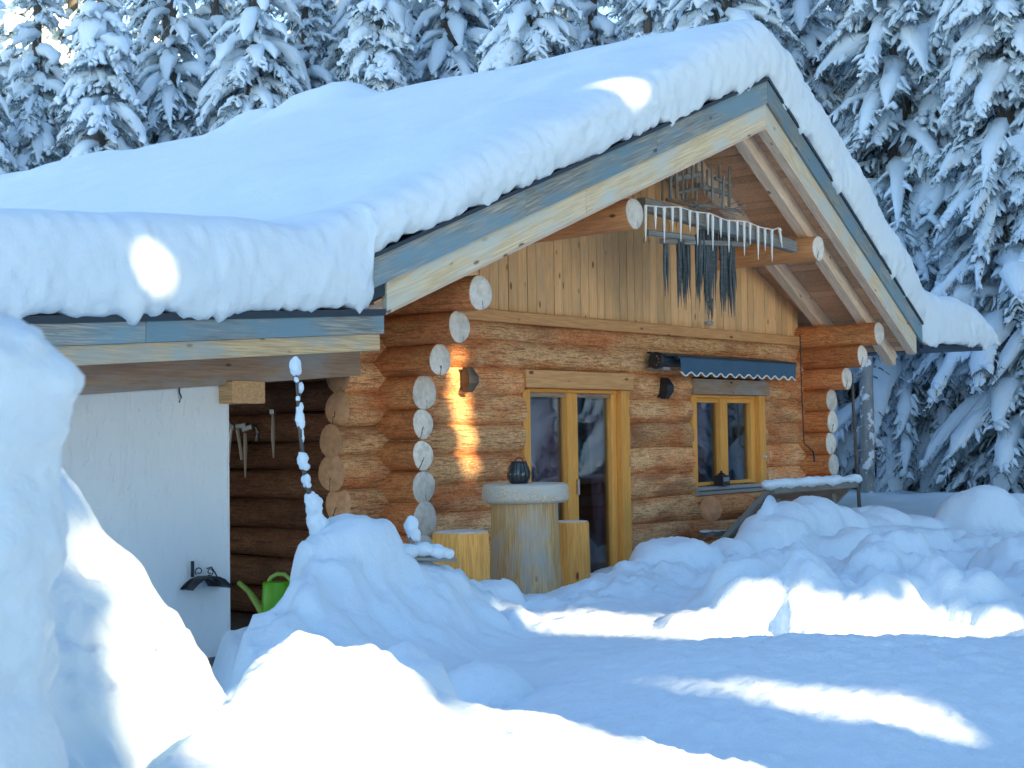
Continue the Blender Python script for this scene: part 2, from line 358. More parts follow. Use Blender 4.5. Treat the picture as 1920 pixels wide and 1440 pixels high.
for px, py, d, r in ((1846, 909, 14.6, .40), (1800, 925, 15.2, .28), (1900, 925, 17, .5), (906, 1238, 6.4, .20), (755, 1206, 5.2, .20), (785, 1240, 5.1, .14), (455, 1283, 5.2, .14), (480, 1290, 5.0, .12)):
    p = bpd(px, py, d); BUMPS.append((p.x, p.y, r, p.z, 1))
for px, py, r in CLODS: p = bp(px, py, -2.1+r*.25); BUMPS.append((p.x, p.y, r*1.15, p.z, 1))
def sstep(x, a, b):
    t = np.clip((x-a)/(b-a), 0, 1); return t*t*(3-2*t)
def ground(X, Y):
    X = np.asarray(X, float); Y = np.asarray(Y, float)
    dx, dy = X-CAM.x, Y-CAM.y; s = dx*rt0.x+dy*rt0.y; d = dx*FWH.x+dy*FWH.y
    sj = s+.02*fbm(X*3.1, Y*3.1, 0, 31, 2)
    z = .46+.075*fbm(X*.45, Y*.45, 0, 3, 3)+.25*sstep(d, 12, 24)+.02*fbm(X*2.2, Y*2.2, 0, 9, 2)
    # mid roll of the yard
    zc = np.interp(s, MID[0], MID[2]); t = d-6.9-.5*vnoise(s*.55, 0.3)
    pr = np.where(t < 0, np.exp(-(t/1.5)**2), np.exp(-(t/.8)**2))*sstep(s, -1.3, .3); z = z+(zc-z)*pr
    # bank thrown up along the house front
    dc = np.interp(s, HB[0], HB[1]); zc = np.interp(sj, HB[0], HB[2]); t = d-dc
    pr = np.where(t < 0, 1/(1+(np.abs(t)/np.interp(s, [-1, 1.0, 1.6], [.75, .75, .42]))**2.4), np.exp(-(t/.38)**2)); pr = pr*sstep(d, 4.8, 6.5)
    rough = .05*fbm(X*2.6, Y*2.6, 0, 51, 3)*np.where(t < -.25, 1, .08)
    z = z+(zc-z)*pr+rough*sstep(pr, .1, .6)
    bil = np.abs(fbm(X*3.6, Y*3.6, 0, 91, 3))*.085-.03; z = z+bil*np.where(t < -.22, 1, 0.1)*np.maximum(sstep(pr, .15, .6), sstep(s, 1.0, 2.0)*sstep(d, 8, 9.2)*(1-sstep(d, 14, 18)))
    # in front of the wall the snow is shallow
    inside = (X > -1.0) & (X < 8.0)
    zl = .40+.05*vnoise(X*2, Y*2, 0, 8); k = sstep(Y, -1.55, -1.15)*sstep(X, -1.3, -.7)*(1-sstep(X, 7.6, 8.4)); z = z*(1-k)+np.minimum(z, zl)*k
    # trodden path to the open recess
    ax, ay, bx, by = -1.9, .3, -4.75, -3.45
    tt = np.clip(((X-ax)*(bx-ax)+(Y-ay)*(by-ay))/((bx-ax)**2+(by-ay)**2), 0, 1)
    q = np.hypot(X-(ax+tt*(bx-ax)), Y-(ay+tt*(by-ay))); zp = -.06+.03*vnoise(X*4, Y*4)+.45*tt**3; k = 1-sstep(q, .16, .40)
    z = z*(1-k)+np.minimum(z, zp)*k
    k = sstep(X, -3.9, -3.4)*(1-sstep(X, -1.4, -1.0))*sstep(Y, -.9, -.5); z = z*(1-k)+np.minimum(z, -.06)*k
    lim = CAM.z+(np.interp(s*dc/np.maximum(d, .5), HB[0], HB[2])-CAM.z)*d/dc
    for (bx_, by_, r, h, mode) in BUMPS:
        m = (np.abs(X-bx_) < 1.5*r) & (np.abs(Y-by_) < 1.5*r)
        if not m.any(): continue
        rr = ((X[m]-bx_)**2+(Y[m]-by_)**2)/r**2; rr = rr*(1+.30*vnoise(X[m]*3.5, Y[m]*3.5, 0, 77))
        if mode: z[m] = z[m]+np.maximum(h-z[m], 0)*np.clip(1-rr*.8, 0, 1)**.62
        else:
            room = np.where((d[m] > 6) & (d[m] < dc[m]+.1), np.maximum(lim[m]-z[m], 1e-4), 9.0)
            z[m] = z[m]+room*(1-np.exp(-h*np.clip(1-rr*.7, 0, 1)**.8/room))
    k = sstep(Y, -.12, .0)*sstep(X, -7.1, -7.0)*(1-sstep(X, 7.2, 7.4))*(1-sstep(Y, 8.8, 9.0)); z = z*(1-k)-.3*k      # nothing indoors
    # near bank
    zc = np.interp(sj, NEAR[0], NEAR[2]); t = d-4.2-.12*vnoise(s*1.3, 4.2)
    pr = np.where(t < 0, 1.0, np.exp(-(t/.42)**2)); zz = z+(zc-.03*np.abs(np.minimum(t, 0))-z)*pr
    z = np.where(zc > z, zz, z)
    z = z+(.014*fbm(X*8, Y*8, 0, 61, 3)*(.4+.6*sstep(vnoise(X*.9, Y*.9, 0, 66), -.2, .5))+.007*fbm(X*30, Y*30, 0, 63, 2))*(1-sstep(d, 12, 20))
    # wide valley floor beyond the forest
    return z
def spaced(segs):
    out = []
    for a, b, st in segs: out.append(np.arange(a, b, st))
    return np.concatenate(out)
def grow(a, b, st, g=1.16):
    o = [a]; 
    while o[-1] < b: st *= g; o.append(o[-1]+st)
    return np.array(o)
gx = np.concatenate([-grow(8.2, 140, .1)[::-1], spaced([(-8.1, -6.9, .05), (-6.9, -4.2, .018), (-4.2, -1, .03), (-1, 6, .04), (6, 14, .07)]), grow(14, 160, .09)])
gy = np.concatenate([-grow(8.6, 140, .1)[::-1], spaced([(-8.5, -7.4, .06), (-7.4, -4.2, .018), (-4.2, -1, .03), (-1, 2, .07)]), grow(2, 160, .09)])
GX, GY = np.meshgrid(gx, gy); GZ = ground(GX, GY)
i = np.arange(len(gy)-1)[:, None]*len(gx); j = np.arange(len(gx)-1)[None, :]
q = np.stack([i+j, i+j+1, i+len(gx)+j+1, i+len(gx)+j], -1).reshape(-1, 4)
g = npobj('snow_ground', np.stack([GX, GY, GZ], -1), q, SNOW); tag(g, 'deep rumpled snow lying over the yard in front of the cabin', kind='structure')
def gz(x, y): return float(ground(np.array([[float(x)]]), np.array([[float(y)]]))[0, 0])

# snow heap at the left, lit along its edge (its own fine mesh)
def heap():
    st = .0095; S, D = np.meshgrid(np.arange(-2.7, -.35, st), np.arange(2.35, 4.6, st))
    cs, cdp = -1.52, 3.3
    r = np.hypot((S-cs), (D-cdp)*.85)
    ang = np.arctan2(D-cdp, S-cs); r = r*(1+.05*vnoise(ang*1.7, 0.5, 0, 5))+.03*fbm(S*6, D*6, 0, 12, 3)
    pr = np.array([(0, 1.80), (.25, 1.74), (.40, 1.65), (.475, 1.57), (.53, 1.48), (.595, 1.385), (.69, 1.26), (.79, 1.14), (.88, .95), (.95, .7), (1.1, .35), (1.6, .1), (3, 0)])
    z = np.interp(r, pr[:, 0], pr[:, 1])+.014*fbm(S*12, D*12, 0, 14, 3)+.011*fbm(S*36, D*36, 0, 15, 3)
    X = CAM.x+FWH.x*D+rt0.x*S; Y = CAM.y+FWH.y*D+rt0.y*S; z = np.maximum(z, -.3)
    n, m = S.shape; i = np.arange(n-1)[:, None]*m; j = np.arange(m-1)[None, :]
    q = np.stack([i+j, i+j+1, i+m+j+1, i+m+j], -1).reshape(-1, 4)
    o = npobj('snow_heap', np.stack([X, Y, z], -1), q, SNOWN)
    tag(o, 'steep crumbly snow heap at the left, lit by the low sun', kind='structure')
heap()
def ellipsoid_union(name, ells, vox, mat, noise=((8, .02), (30, .006)), seed=0, smooth=4, parent=None):
    """union of ellipsoids (centre, radii) remeshed into one rounded snow body"""
    import bmesh
    bm = bmesh.new()
    for c, r in ells:
        M = Matrix.Translation(Vector(c)) @ Matrix.Diagonal((*r, 1)); bmesh.ops.create_icosphere(bm, subdivisions=3, radius=1, matrix=M)
    me = bpy.data.meshes.new(name); bm.to_mesh(me); bm.free()
    o = bpy.data.objects.new(name, me); col.objects.link(o)
    md = o.modifiers.new('r', 'REMESH'); md.mode = 'VOXEL'; md.voxel_size = vox; md.use_smooth_shade = True
    ms = o.modifiers.new('s', 'SMOOTH'); ms.iterations = smooth; ms.factor = .5
    dg = bpy.context.evaluated_depsgraph_get(); ne = bpy.data.meshes.new_from_object(o.evaluated_get(dg))
    o.modifiers.clear(); o.data = ne; ne.name = name
    n = len(ne.vertices); co = np.empty(n*3, np.float32); ne.vertices.foreach_get('co', co); co = co.reshape(-1, 3)
    nr = np.empty(n*3, np.float32); ne.vertices.foreach_get('normal', nr); nr = nr.reshape(-1, 3)
    for f, a in noise: co = co+nr*(a*fbm(co[:, 0]*f, co[:, 1]*f, co[:, 2]*f, seed, 2))[:, None]
    ne.vertices.foreach_set('co', co.astype(np.float32).ravel()); ne.update(); ne.shade_smooth()
    ne.materials.clear(); ne.materials.append(mat); return put(o, parent)
def px_ell(px, py, rx, ry, d, rd):
    p = bpd(px, py, d); k = d/FPX
    return (p, rx*k, ry*k, rd)
els = []
for (px, py, rx, ry, d, rd) in ((-85, 765, 205, 195, 2.35, .20), (-95, 890, 185, 190, 2.35, .20), (-75, 1010, 180, 180, 2.32, .20), (-115, 1200, 190, 250, 2.3, .22), (-170, 1450, 210, 300, 2.25, .25), (-200, 1750, 230, 300, 2.25, .3), (-420, 850, 300, 330, 2.5, .4), (-450, 1300, 330, 420, 2.5, .45), (85, 718, 52, 34, 2.33, .07)):
    p, a, b, c = px_ell(px, py, rx, ry, d, rd); els.append((p, (max(a, c)*.9, a, b)))
o = ellipsoid_union('snow_wall', els, .014, SNOWN, ((6, .022), (24, .008), (70, .003)), 3)
tag(o, 'tall shaded snow wall at the left edge, closest to the viewer', kind='structure')

# ================================================================ log cabin
CX, RZ, RS = 3.44, 4.87, .431
ztop = lambda X: RZ-RS*abs(X-CX)
verge = lambda X: -1.61+.57*min(abs(X-CX)/4.62, 1.05)
cabin = root('log_cabin', (CX, 0, 0), 'log cabin with broad gable front, plank gable and deep snow on its roof', 'cabin')
lrng = random.Random(11)
def make_log(p0, p1, r, mat, ends=(None, None), parent=cabin, name='log', taper=.03, wob=.012, sides=18):
    M, L = frame(p0, p1); n = max(3, int(L/.22)); ph = lrng.uniform(0, 99); v, f = [], []
    for i in range(n+1):
        t = i/n; x = t*L
        if i == 0: x = 0
        rr = r*(1+taper*(t-.5))
        for k in range(sides):
            a = 2*math.pi*k/sides
            q = rr+wob*(math.sin(x*1.9+ph+math.cos(a)*1.3)*.6+math.sin(3*a+x*.8+ph*2)*.35+math.sin(x*5.1+2*a+ph)*.3)
            v.append((x, q*math.cos(a), q*math.sin(a)))
    for i in range(n):
        for k in range(sides): f.append((i*sides+k, i*sides+(k+1) % sides, (i+1)*sides+(k+1) % sides, (i+1)*sides+k))
    f.append(tuple(reversed(range(sides)))); f.append(tuple(range(n*sides, (n+1)*sides)))
    o = pyobj(name, v, f, mat, parent, M, True, 50); fix_normals(o)
    for e, m in enumerate(ends):
        if m is None: continue
        ring = v[:sides] if e == 0 else v[-sides:]; sg = -1 if e == 0 else 1
        dv, df = [], []
        for q_, off in ((.985, .003), (.93, .010), (.5, .012)):
            for (x, y, z) in ring: dv.append((sg*off, y*q_, z*q_))
        dv.append((sg*.012, 0, 0)); c = len(dv)-1
        for b in range(2):
            for k in range(sides): df.append((b*sides+k, b*sides+(k+1) % sides, (b+1)*sides+(k+1) % sides, (b+1)*sides+k))
        for k in range(sides): df.append((2*sides+k, 2*sides+(k+1) % sides, c))
        # roll each end a little so the checks do not line up
        Me = M @ Matrix.Translation((0 if e == 0 else L, 0, 0)); d = pyobj('end_grain', dv, df, m, o, Me, True, 60); fix_normals(d)
    return o
# side walls: logs run back from the front, their ends stand proud of the gable wall
for X in (0.0, 6.88):
    for k in range(-3, 9):
        z = 2.0-.245*k; y0 = {-3: -1.05, -2: -.85, -1: -.65}.get(k, -.45+lrng.uniform(-.015, .015))
        r = (.132 if k < 0 else .128)+lrng.uniform(-.008, .008)
        ye = .22 if X == 0 else 9.4
        make_log((X+lrng.uniform(-.01, .01), y0, z), (X, ye, z), r, LOG_SIDE, (END_PALE, None))
        if X == 0: make_log((X, ye, z), (X, 9.4, z), r*.985, LOG_BAY_SHADE)
# front wall
XL, XR = -.50, 7.36
for k in range(-1, 8):
    z = 1.88-.2467*k
    if k == -1: spans = [(XL, 1.68), (3.33, 4.43), (5.98, XR)]
    elif z > 1.0: spans = [(XL, 1.68), (3.33, 4.45), (5.96, XR)]
    else: spans = [(XL, 1.68), (3.33, XR)]
    for a, b in spans:
        a += lrng.uniform(-.02, .02) if a != XL else lrng.uniform(-.05, .05)
        make_log((a, lrng.uniform(-.008, .008), z), (b+lrng.uniform(-.015, .015), 0, z), .140+lrng.uniform(-.006, .008), LOG_FRONT, (END_BROWN, END_BROWN))
make_log((-.44, 0, 2.365), (XR, 0, 2.365), .14, LOG_FRONT, (END_BROWN, END_BROWN)); make_log((-.3, .01, 2.565), (7.2, .01, 2.565), .115, LOG_FRONT)
# gable planks
beam('trim_board', (.12, -.115, 2.69), (6.76, -.115, 2.69), .05, .105, TRIM, cabin)
x = .02; prng = random.Random(4)
gback = pyobj('gable_wall', [(-.0, .04, 2.60), (6.88, .04, 2.60), (6.88, .04, ztop(6.88)-.36), (CX, .04, RZ-.36), (0, .04, ztop(0)-.36)], [(0, 1, 2, 3, 4)], INNER, cabin)
while x < 6.85:
    wd = prng.uniform(.118, .14); x2 = min(x+wd-.007, 6.87); y = -.055+prng.uniform(-.003, .003)
    zs = [ztop(x)-.35, ztop(x2)-.35]; v = []
    for yy in (y, y+.025):
        v += [(2.735, yy, -x), (2.735, yy, -x2), (zs[1], yy, -x2), (zs[0], yy, -x)]
    f = [(0, 1, 2, 3), (7, 6, 5, 4), (0, 4, 5, 1), (1, 5, 6, 2), (2, 6, 7, 3), (3, 7, 4, 0)]
    M = Matrix(((0, 0, -1, 0), (0, 1, 0, 0), (1, 0, 0, 0), (0, 0, 0, 1)))
    o = pyobj('plank', v, f, PLANK, gback, M); fix_normals(o)
    x += wd
# ---- roof
def slab(name, pts, mat, parent, cap=True):
    """8 corner points: four of one face then the four facing them"""
    f = [(0, 1, 2, 3), (7, 6, 5, 4), (0, 4, 5, 1), (1, 5, 6, 2), (2, 6, 7, 3), (3, 7, 4, 0)]
    o = pyobj(name, pts, f, mat, parent); fix_normals(o); return o
def slab_f(name, p0, p1, pts, mat, parent):
    M, L = frame(p0, p1); Mi = M.inverted()
    f = [(0, 1, 2, 3), (7, 6, 5, 4), (0, 4, 5, 1), (1, 5, 6, 2), (2, 6, 7, 3), (3, 7, 4, 0)]
    o = pyobj(name, [Mi @ Vector(p) for p in pts], f, mat, parent, M); fix_normals(o); return o
roofs = {}
for sg in (-1, 1):
    xe = CX+sg*4.62; ze = ztop(xe)
    rf = slab('roof_slope', [(CX, -1.58, RZ-.02), (xe, -1.01, ze-.02), (xe, 12.6, ze-.02), (CX, 12.6, RZ-.02), (CX, -1.58, RZ-.30), (xe, -1.01, ze-.30), (xe, 12.6, ze-.30), (CX, 12.6, RZ-.30)], DARKM, cabin)
    roofs[sg] = rf
    def rake(name, zt, zb, yf, th, mat, x0=CX, x1=xe, n=1):
        a = verge(x0); b = verge(x1)
        return slab_f(name, (x0, a, ztop(x0)), (x1, b, ztop(x1)), [(x0, a+yf, ztop(x0)+zt), (x1, b+yf, ztop(x1)+zt), (x1, b+yf, ztop(x1)+zb), (x0, a+yf, ztop(x0)+zb),
                    (x0, a+yf+th, ztop(x0)+zt), (x1, b+yf+th, ztop(x1)+zt), (x1, b+yf+th, ztop(x1)+zb), (x0, a+yf+th, ztop(x0)+zb)], mat, rf)
    rake('flashing', .035, .006, -.03, .05, DARKM)
    # weathered outer board in three lengths, pale inner board set back under it
    cuts = [0, 1.55, 3.1, 4.62]
    for a, b in zip(cuts[:-1], cuts[1:]):
        rake('fascia_board', .005+lrng.uniform(-.004, .004), -.205, -.012+lrng.uniform(-.004, .004), .035, FASCIA, CX+sg*(a+.004*(a > 0)), CX+sg*b)
    for a, b in ((0, 2.4), (2.404, 4.44)):
        rake('rake_board', -.208, -.415, .012, .04, RAKE_IN, CX+sg*a, CX+sg*b)
    rake('soffit_strip', -.416, -.44, .015, .10, RAFTER, CX+sg*.0, CX+sg*4.4)
    # soffit planks running back from the verge
    n = 40
    for k in range(n):
        xa = CX+sg*(.02+k*4.5/n); xb = CX+sg*(.02+(k+1)*4.5/n-.009); dz = lrng.uniform(-.003, .003)
        pts = []
        for th in (-.34+dz, -.32):
            pts += [(xa, verge(xa)+.06, ztop(xa)+th), (xb, verge(xb)+.06, ztop(xb)+th), (xb, .3, ztop(xb)+th), (xa, .3, ztop(xa)+th)]
        slab('soffit_plank', pts, SOFFIT, rf)
    # rafters
    for yr, ye, xo in ((-1.30, -.70, 4.5), (-.62, -.22, 4.3)):
        a = Vector((CX+sg*.02, yr, RZ-.345-.09)); b = Vector((CX+sg*xo, ye, ztop(CX+sg*xo)-.345-.09))
        beam('rafter', a, b, .12, .165, RAFTER, rf)
for X in (CX-1.64, CX+1.64):
    make_log((X, -1.25, 3.51), (X, 2.0, 3.51), .132, LOG_PURLIN, (END_PALE, None), name='purlin')
make_log((CX, -.3, 4.20), (CX, 2.0, 4.20), .14, LOG_PURLIN, (END_PALE, None), name='purlin')
# right hand low extension of the eave, ridge end hidden in snow
slab('eave_board', [(8.07, -1.05, 2.655), (9.9, -1.05, 2.70), (9.9, 9, 2.70), (8.07, 9, 2.655), (8.07, -1.05, 2.61), (9.9, -1.05, 2.65), (9.9, 9, 2.65), (8.07, 9, 2.61)], DARKM, cabin)
# interior shell and back
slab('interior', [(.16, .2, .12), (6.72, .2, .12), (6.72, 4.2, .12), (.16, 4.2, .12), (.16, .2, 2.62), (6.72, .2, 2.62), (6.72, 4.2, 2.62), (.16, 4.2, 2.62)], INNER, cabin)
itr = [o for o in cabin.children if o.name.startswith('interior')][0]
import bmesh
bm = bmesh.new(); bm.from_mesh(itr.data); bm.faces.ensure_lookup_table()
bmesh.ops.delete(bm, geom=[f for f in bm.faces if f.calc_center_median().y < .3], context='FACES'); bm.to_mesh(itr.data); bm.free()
slab('back_wall', [(0, 9.2, -.2), (6.88, 9.2, -.2), (6.88, 9.3, -.2), (0, 9.3, -.2), (0, 9.2, 3.0), (6.88, 9.2, 3.0), (6.88, 9.3, 3.0), (0, 9.3, 3.0)], OLDW, cabin)
def box(name, x0, x1, y0, y1, z0, z1, mat, parent, ch=.006):
    a = Vector((x0, (y0+y1)/2, (z0+z1)/2)); b = Vector((x1, (y0+y1)/2, (z0+z1)/2))
    dx, dy, dz = x1-x0, y1-y0, z1-z0
    if dz >= dx and dz >= dy: return beam(name, ((x0+x1)/2, (y0+y1)/2, z0), ((x0+x1)/2, (y0+y1)/2, z1), dx, dy, mat, parent, (0, 1, 0), ch)
    if dy > dx: return beam(name, ((x0+x1)/2, y0, (z0+z1)/2), ((x0+x1)/2, y1, (z0+z1)/2), dx, dz, mat, parent, (0, 0, 1), ch)
    return beam(name, a, b, dy, dz, mat, parent, (0, 0, 1), ch)
# ---- door
door = box('door', 1.70, 1.80, -.10, .06, .13, 2.06, FRAMEW, cabin)
box('lintel', 1.66, 3.32, -.165, .06, 2.075, 2.235, TRIM, door)
box('head', 1.80, 3.185, -.06, .06, 2.04, 2.073, FRAMEW, door)
box('jamb', 3.187, 3.325, -.115, .06, .13, 2.073, FRAMEW, door)
box('stile', 3.10, 3.182, -.055, .03, .15, 2.038, FRAMEW, door)
box('mullion', 2.385, 2.545, -.065, .03, .15, 2.038, FRAMEW, door)
box('stile', 1.802, 1.85, -.055, .03, .15, 2.038, FRAMEW, door)
for a, b in ((1.852, 2.383), (2.547, 3.098)):
    box('rail', a, b, -.05, .03, .14, .25, FRAMEW, door); box('rail', a, b, -.045, .03, 2.0, 2.038, BEAMW, door)
    slab('pane', [(a, -.012, .25), (b, -.012, .25), (b, -.012, 2.0), (a, -.012, 2.0), (a, -.006, .25), (b, -.006, .25), (b, -.006, 2.0), (a, -.006, 2.0)], GLASS, door)
box('handle', 2.50, 2.52, -.10, -.066, 1.10, 1.24, STEEL, door)
# ---- window
win = box('window', 4.47, 4.56, -.10, .06, 1.02, 2.05, FRAMEW, cabin)
box('lintel', 4.42, 5.99, -.155, .06, 2.052, 2.215, BEAMW, win)
box('jamb', 5.835, 5.96, -.115, .06, 1.02, 2.05, FRAMEW, win)
box('head', 4.56, 5.833, -.06, .06, 2.02, 2.05, FRAMEW, win)
box('mullion', 5.085, 5.235, -.065, .03, 1.10, 2.018, FRAMEW, win)
for a, b in ((4.562, 4.64), (5.745, 5.833)): box('stile', a, b, -.055, .03, 1.10, 2.018, FRAMEW, win)
for a, b in ((4.642, 5.083), (5.237, 5.743)):
    box('rail', a, b, -.05, .03, 1.10, 1.135, FRAMEW, win); box('rail', a, b, -.045, .03, 1.97, 2.018, FRAMEW, win)
    slab('pane', [(a, -.012, 1.135), (b, -.012, 1.135), (b, -.012, 1.97), (a, -.012, 1.97), (a, -.006, 1.135), (b, -.006, 1.135), (b, -.006, 1.97), (a, -.006, 1.97)], GLASS, win)
sl = box('sill', 4.48, 5.83, -.17, .03, 1.055, 1.09, GREYM, win); box('sill', 4.5, 5.83, -.135, .02, 1.005, 1.050, GREYM, win)
box('ledge', 4.46, 5.95, -.19, .02, .945, .995, TRIM, win)
# ---- curtains inside
def curtain(x0, x1, y, z0, z1, mat, n=60, amp=.028, waves=5, pull=0.0):
    v, f = [], []
    for zi, z in enumerate(np.linspace(z0, z1, 6)):
        sh = pull*math.sin((1-(z-z0)/(z1-z0))*math.pi/2)
        for k in range(n+1):
            t = k/n; v.append((x0+(x1-x0)*t*(1-sh)+.01*math.sin(t*31+zi), y+amp*math.sin(t*waves*6.28+.4*zi), z))
    for a in range(5):
        for k in range(n): f.append((a*(n+1)+k, a*(n+1)+k+1, (a+1)*(n+1)+k+1, (a+1)*(n+1)+k))
    return pyobj('curtain', v, f, mat, cabin, None, True)
curtain(1.84, 2.5, .06, .2, 1.98, CURT, waves=8, pull=.25); curtain(3.2, 2.95, .10, .2, 1.98, CURT, waves=4, pull=.3)
curtain(4.6, 5.0, .06, 1.0, 1.98, CURT, waves=6, pull=.1); curtain(5.8, 5.55, .09, 1.0, 1.98, CURTL, waves=4, pull=.2)
# ================================================================ annex at the left
annex = root('lean_to', (-2.2, 0, 0), 'white plastered lean-to with open tool bay at the left of the cabin', 'shed')
az = lambda X: 2.555-.071*(-1.02-X)          # top edge of its shallow roof
AXL = -7.2
def av(name, x0, x1, zt, zb, y0, y1, mat, parent=annex):
    return slab(name, [(x0, y0, az(x0)+zt), (x1, y0, az(x1)+zt), (x1, y0, az(x1)+zb), (x0, y0, az(x0)+zb), (x0, y1, az(x0)+zt), (x1, y1, az(x1)+zt), (x1, y1, az(x1)+zb), (x0, y1, az(x0)+zb)], mat, parent)
roof_a = av('roof_deck', AXL, -1.17, -.01, -.06, -1.0, 9.0, OLDW)
av('flashing', AXL, -1.02, .0, -.045, -1.06, -1.0, DARKM, roof_a)
for a, b in ((AXL, -3.05), (-3.046, -1.03)): av('fascia_board', a, b, -.046, -.172, -1.05, -1.012, FASCIA, roof_a)
for a, b in ((AXL, -3.9), (-3.896, -1.06)): av('rake_board', a, b, -.174, -.287, -1.035, -.98, ANNEX_B, roof_a)
av('ceiling', AXL, -1.2, -.20, -.24, -.97, 8.9, SOFFIT, roof_a); av('ceiling', -1.195, -.15, -.20, -.24, -.05, 8.9, SOFFIT, roof_a)
av('beam', AXL, -.46, -.27, -.465, -.24, -.06, BEAMW)
hdr = beam('bearing_block', (-1.62, -.30, 1.985), (-1.62, 2.5, 1.985), .30, .155, BLOCKW, annex)
# plastered wall with the top following the beam
wl = slab('wall', [(AXL, -.16, -.3), (-1.70, -.16, -.3), (-1.70, -.16, az(-1.7)-.467), (AXL, -.16, az(AXL)-.467), (AXL, .06, -.3), (-1.70, .06, -.3), (-1.70, .06, az(-1.7)-.467), (AXL, .06, az(AXL)-.467)], PLASTER, annex)
slab('edge_bead', [(-1.70, -.168, .16), (-1.688, -.168, .16), (-1.688, -.168, 2.03), (-1.70, -.168, 2.03), (-1.70, .06, .16), (-1.688, .06, .16), (-1.688, .06, 2.03), (-1.70, .06, 2.03)], WHITE, wl)
slab('hatch', [(-3.6, -.172, .6), (-2.98, -.172, .6), (-2.98, -.172, 1.62), (-3.6, -.172, 1.62), (-3.6, -.158, .6), (-2.98, -.158, .6), (-2.98, -.158, 1.62), (-3.6, -.158, 1.62)], PLASTER, wl)
slab('floor_slab', [(-1.9, -.2, -.25), (-.15, -.2, -.25), (-.15, 3.4, -.25), (-1.9, 3.4, -.25), (-1.9, -.2, .16), (-.15, -.2, .16), (-.15, 3.4, .16), (-1.9, 3.4, .16)], STONE, annex)
slab('bay_wall', [(-1.72, 2.9, .1), (-.13, 2.9, .1), (-.13, 3.0, .1), (-1.72, 3.0, .1), (-1.72, 2.9, 2.4), (-.13, 2.9, 2.4), (-.13, 3.0, 2.4), (-1.72, 3.0, 2.4)], OLDW, annex)
rod('chain', [bp(337, 722, -.18), bp(336, 735, -.18), bp(340, 745, -.18), bp(336, 754, -.18)], .006, BLACK, annex)

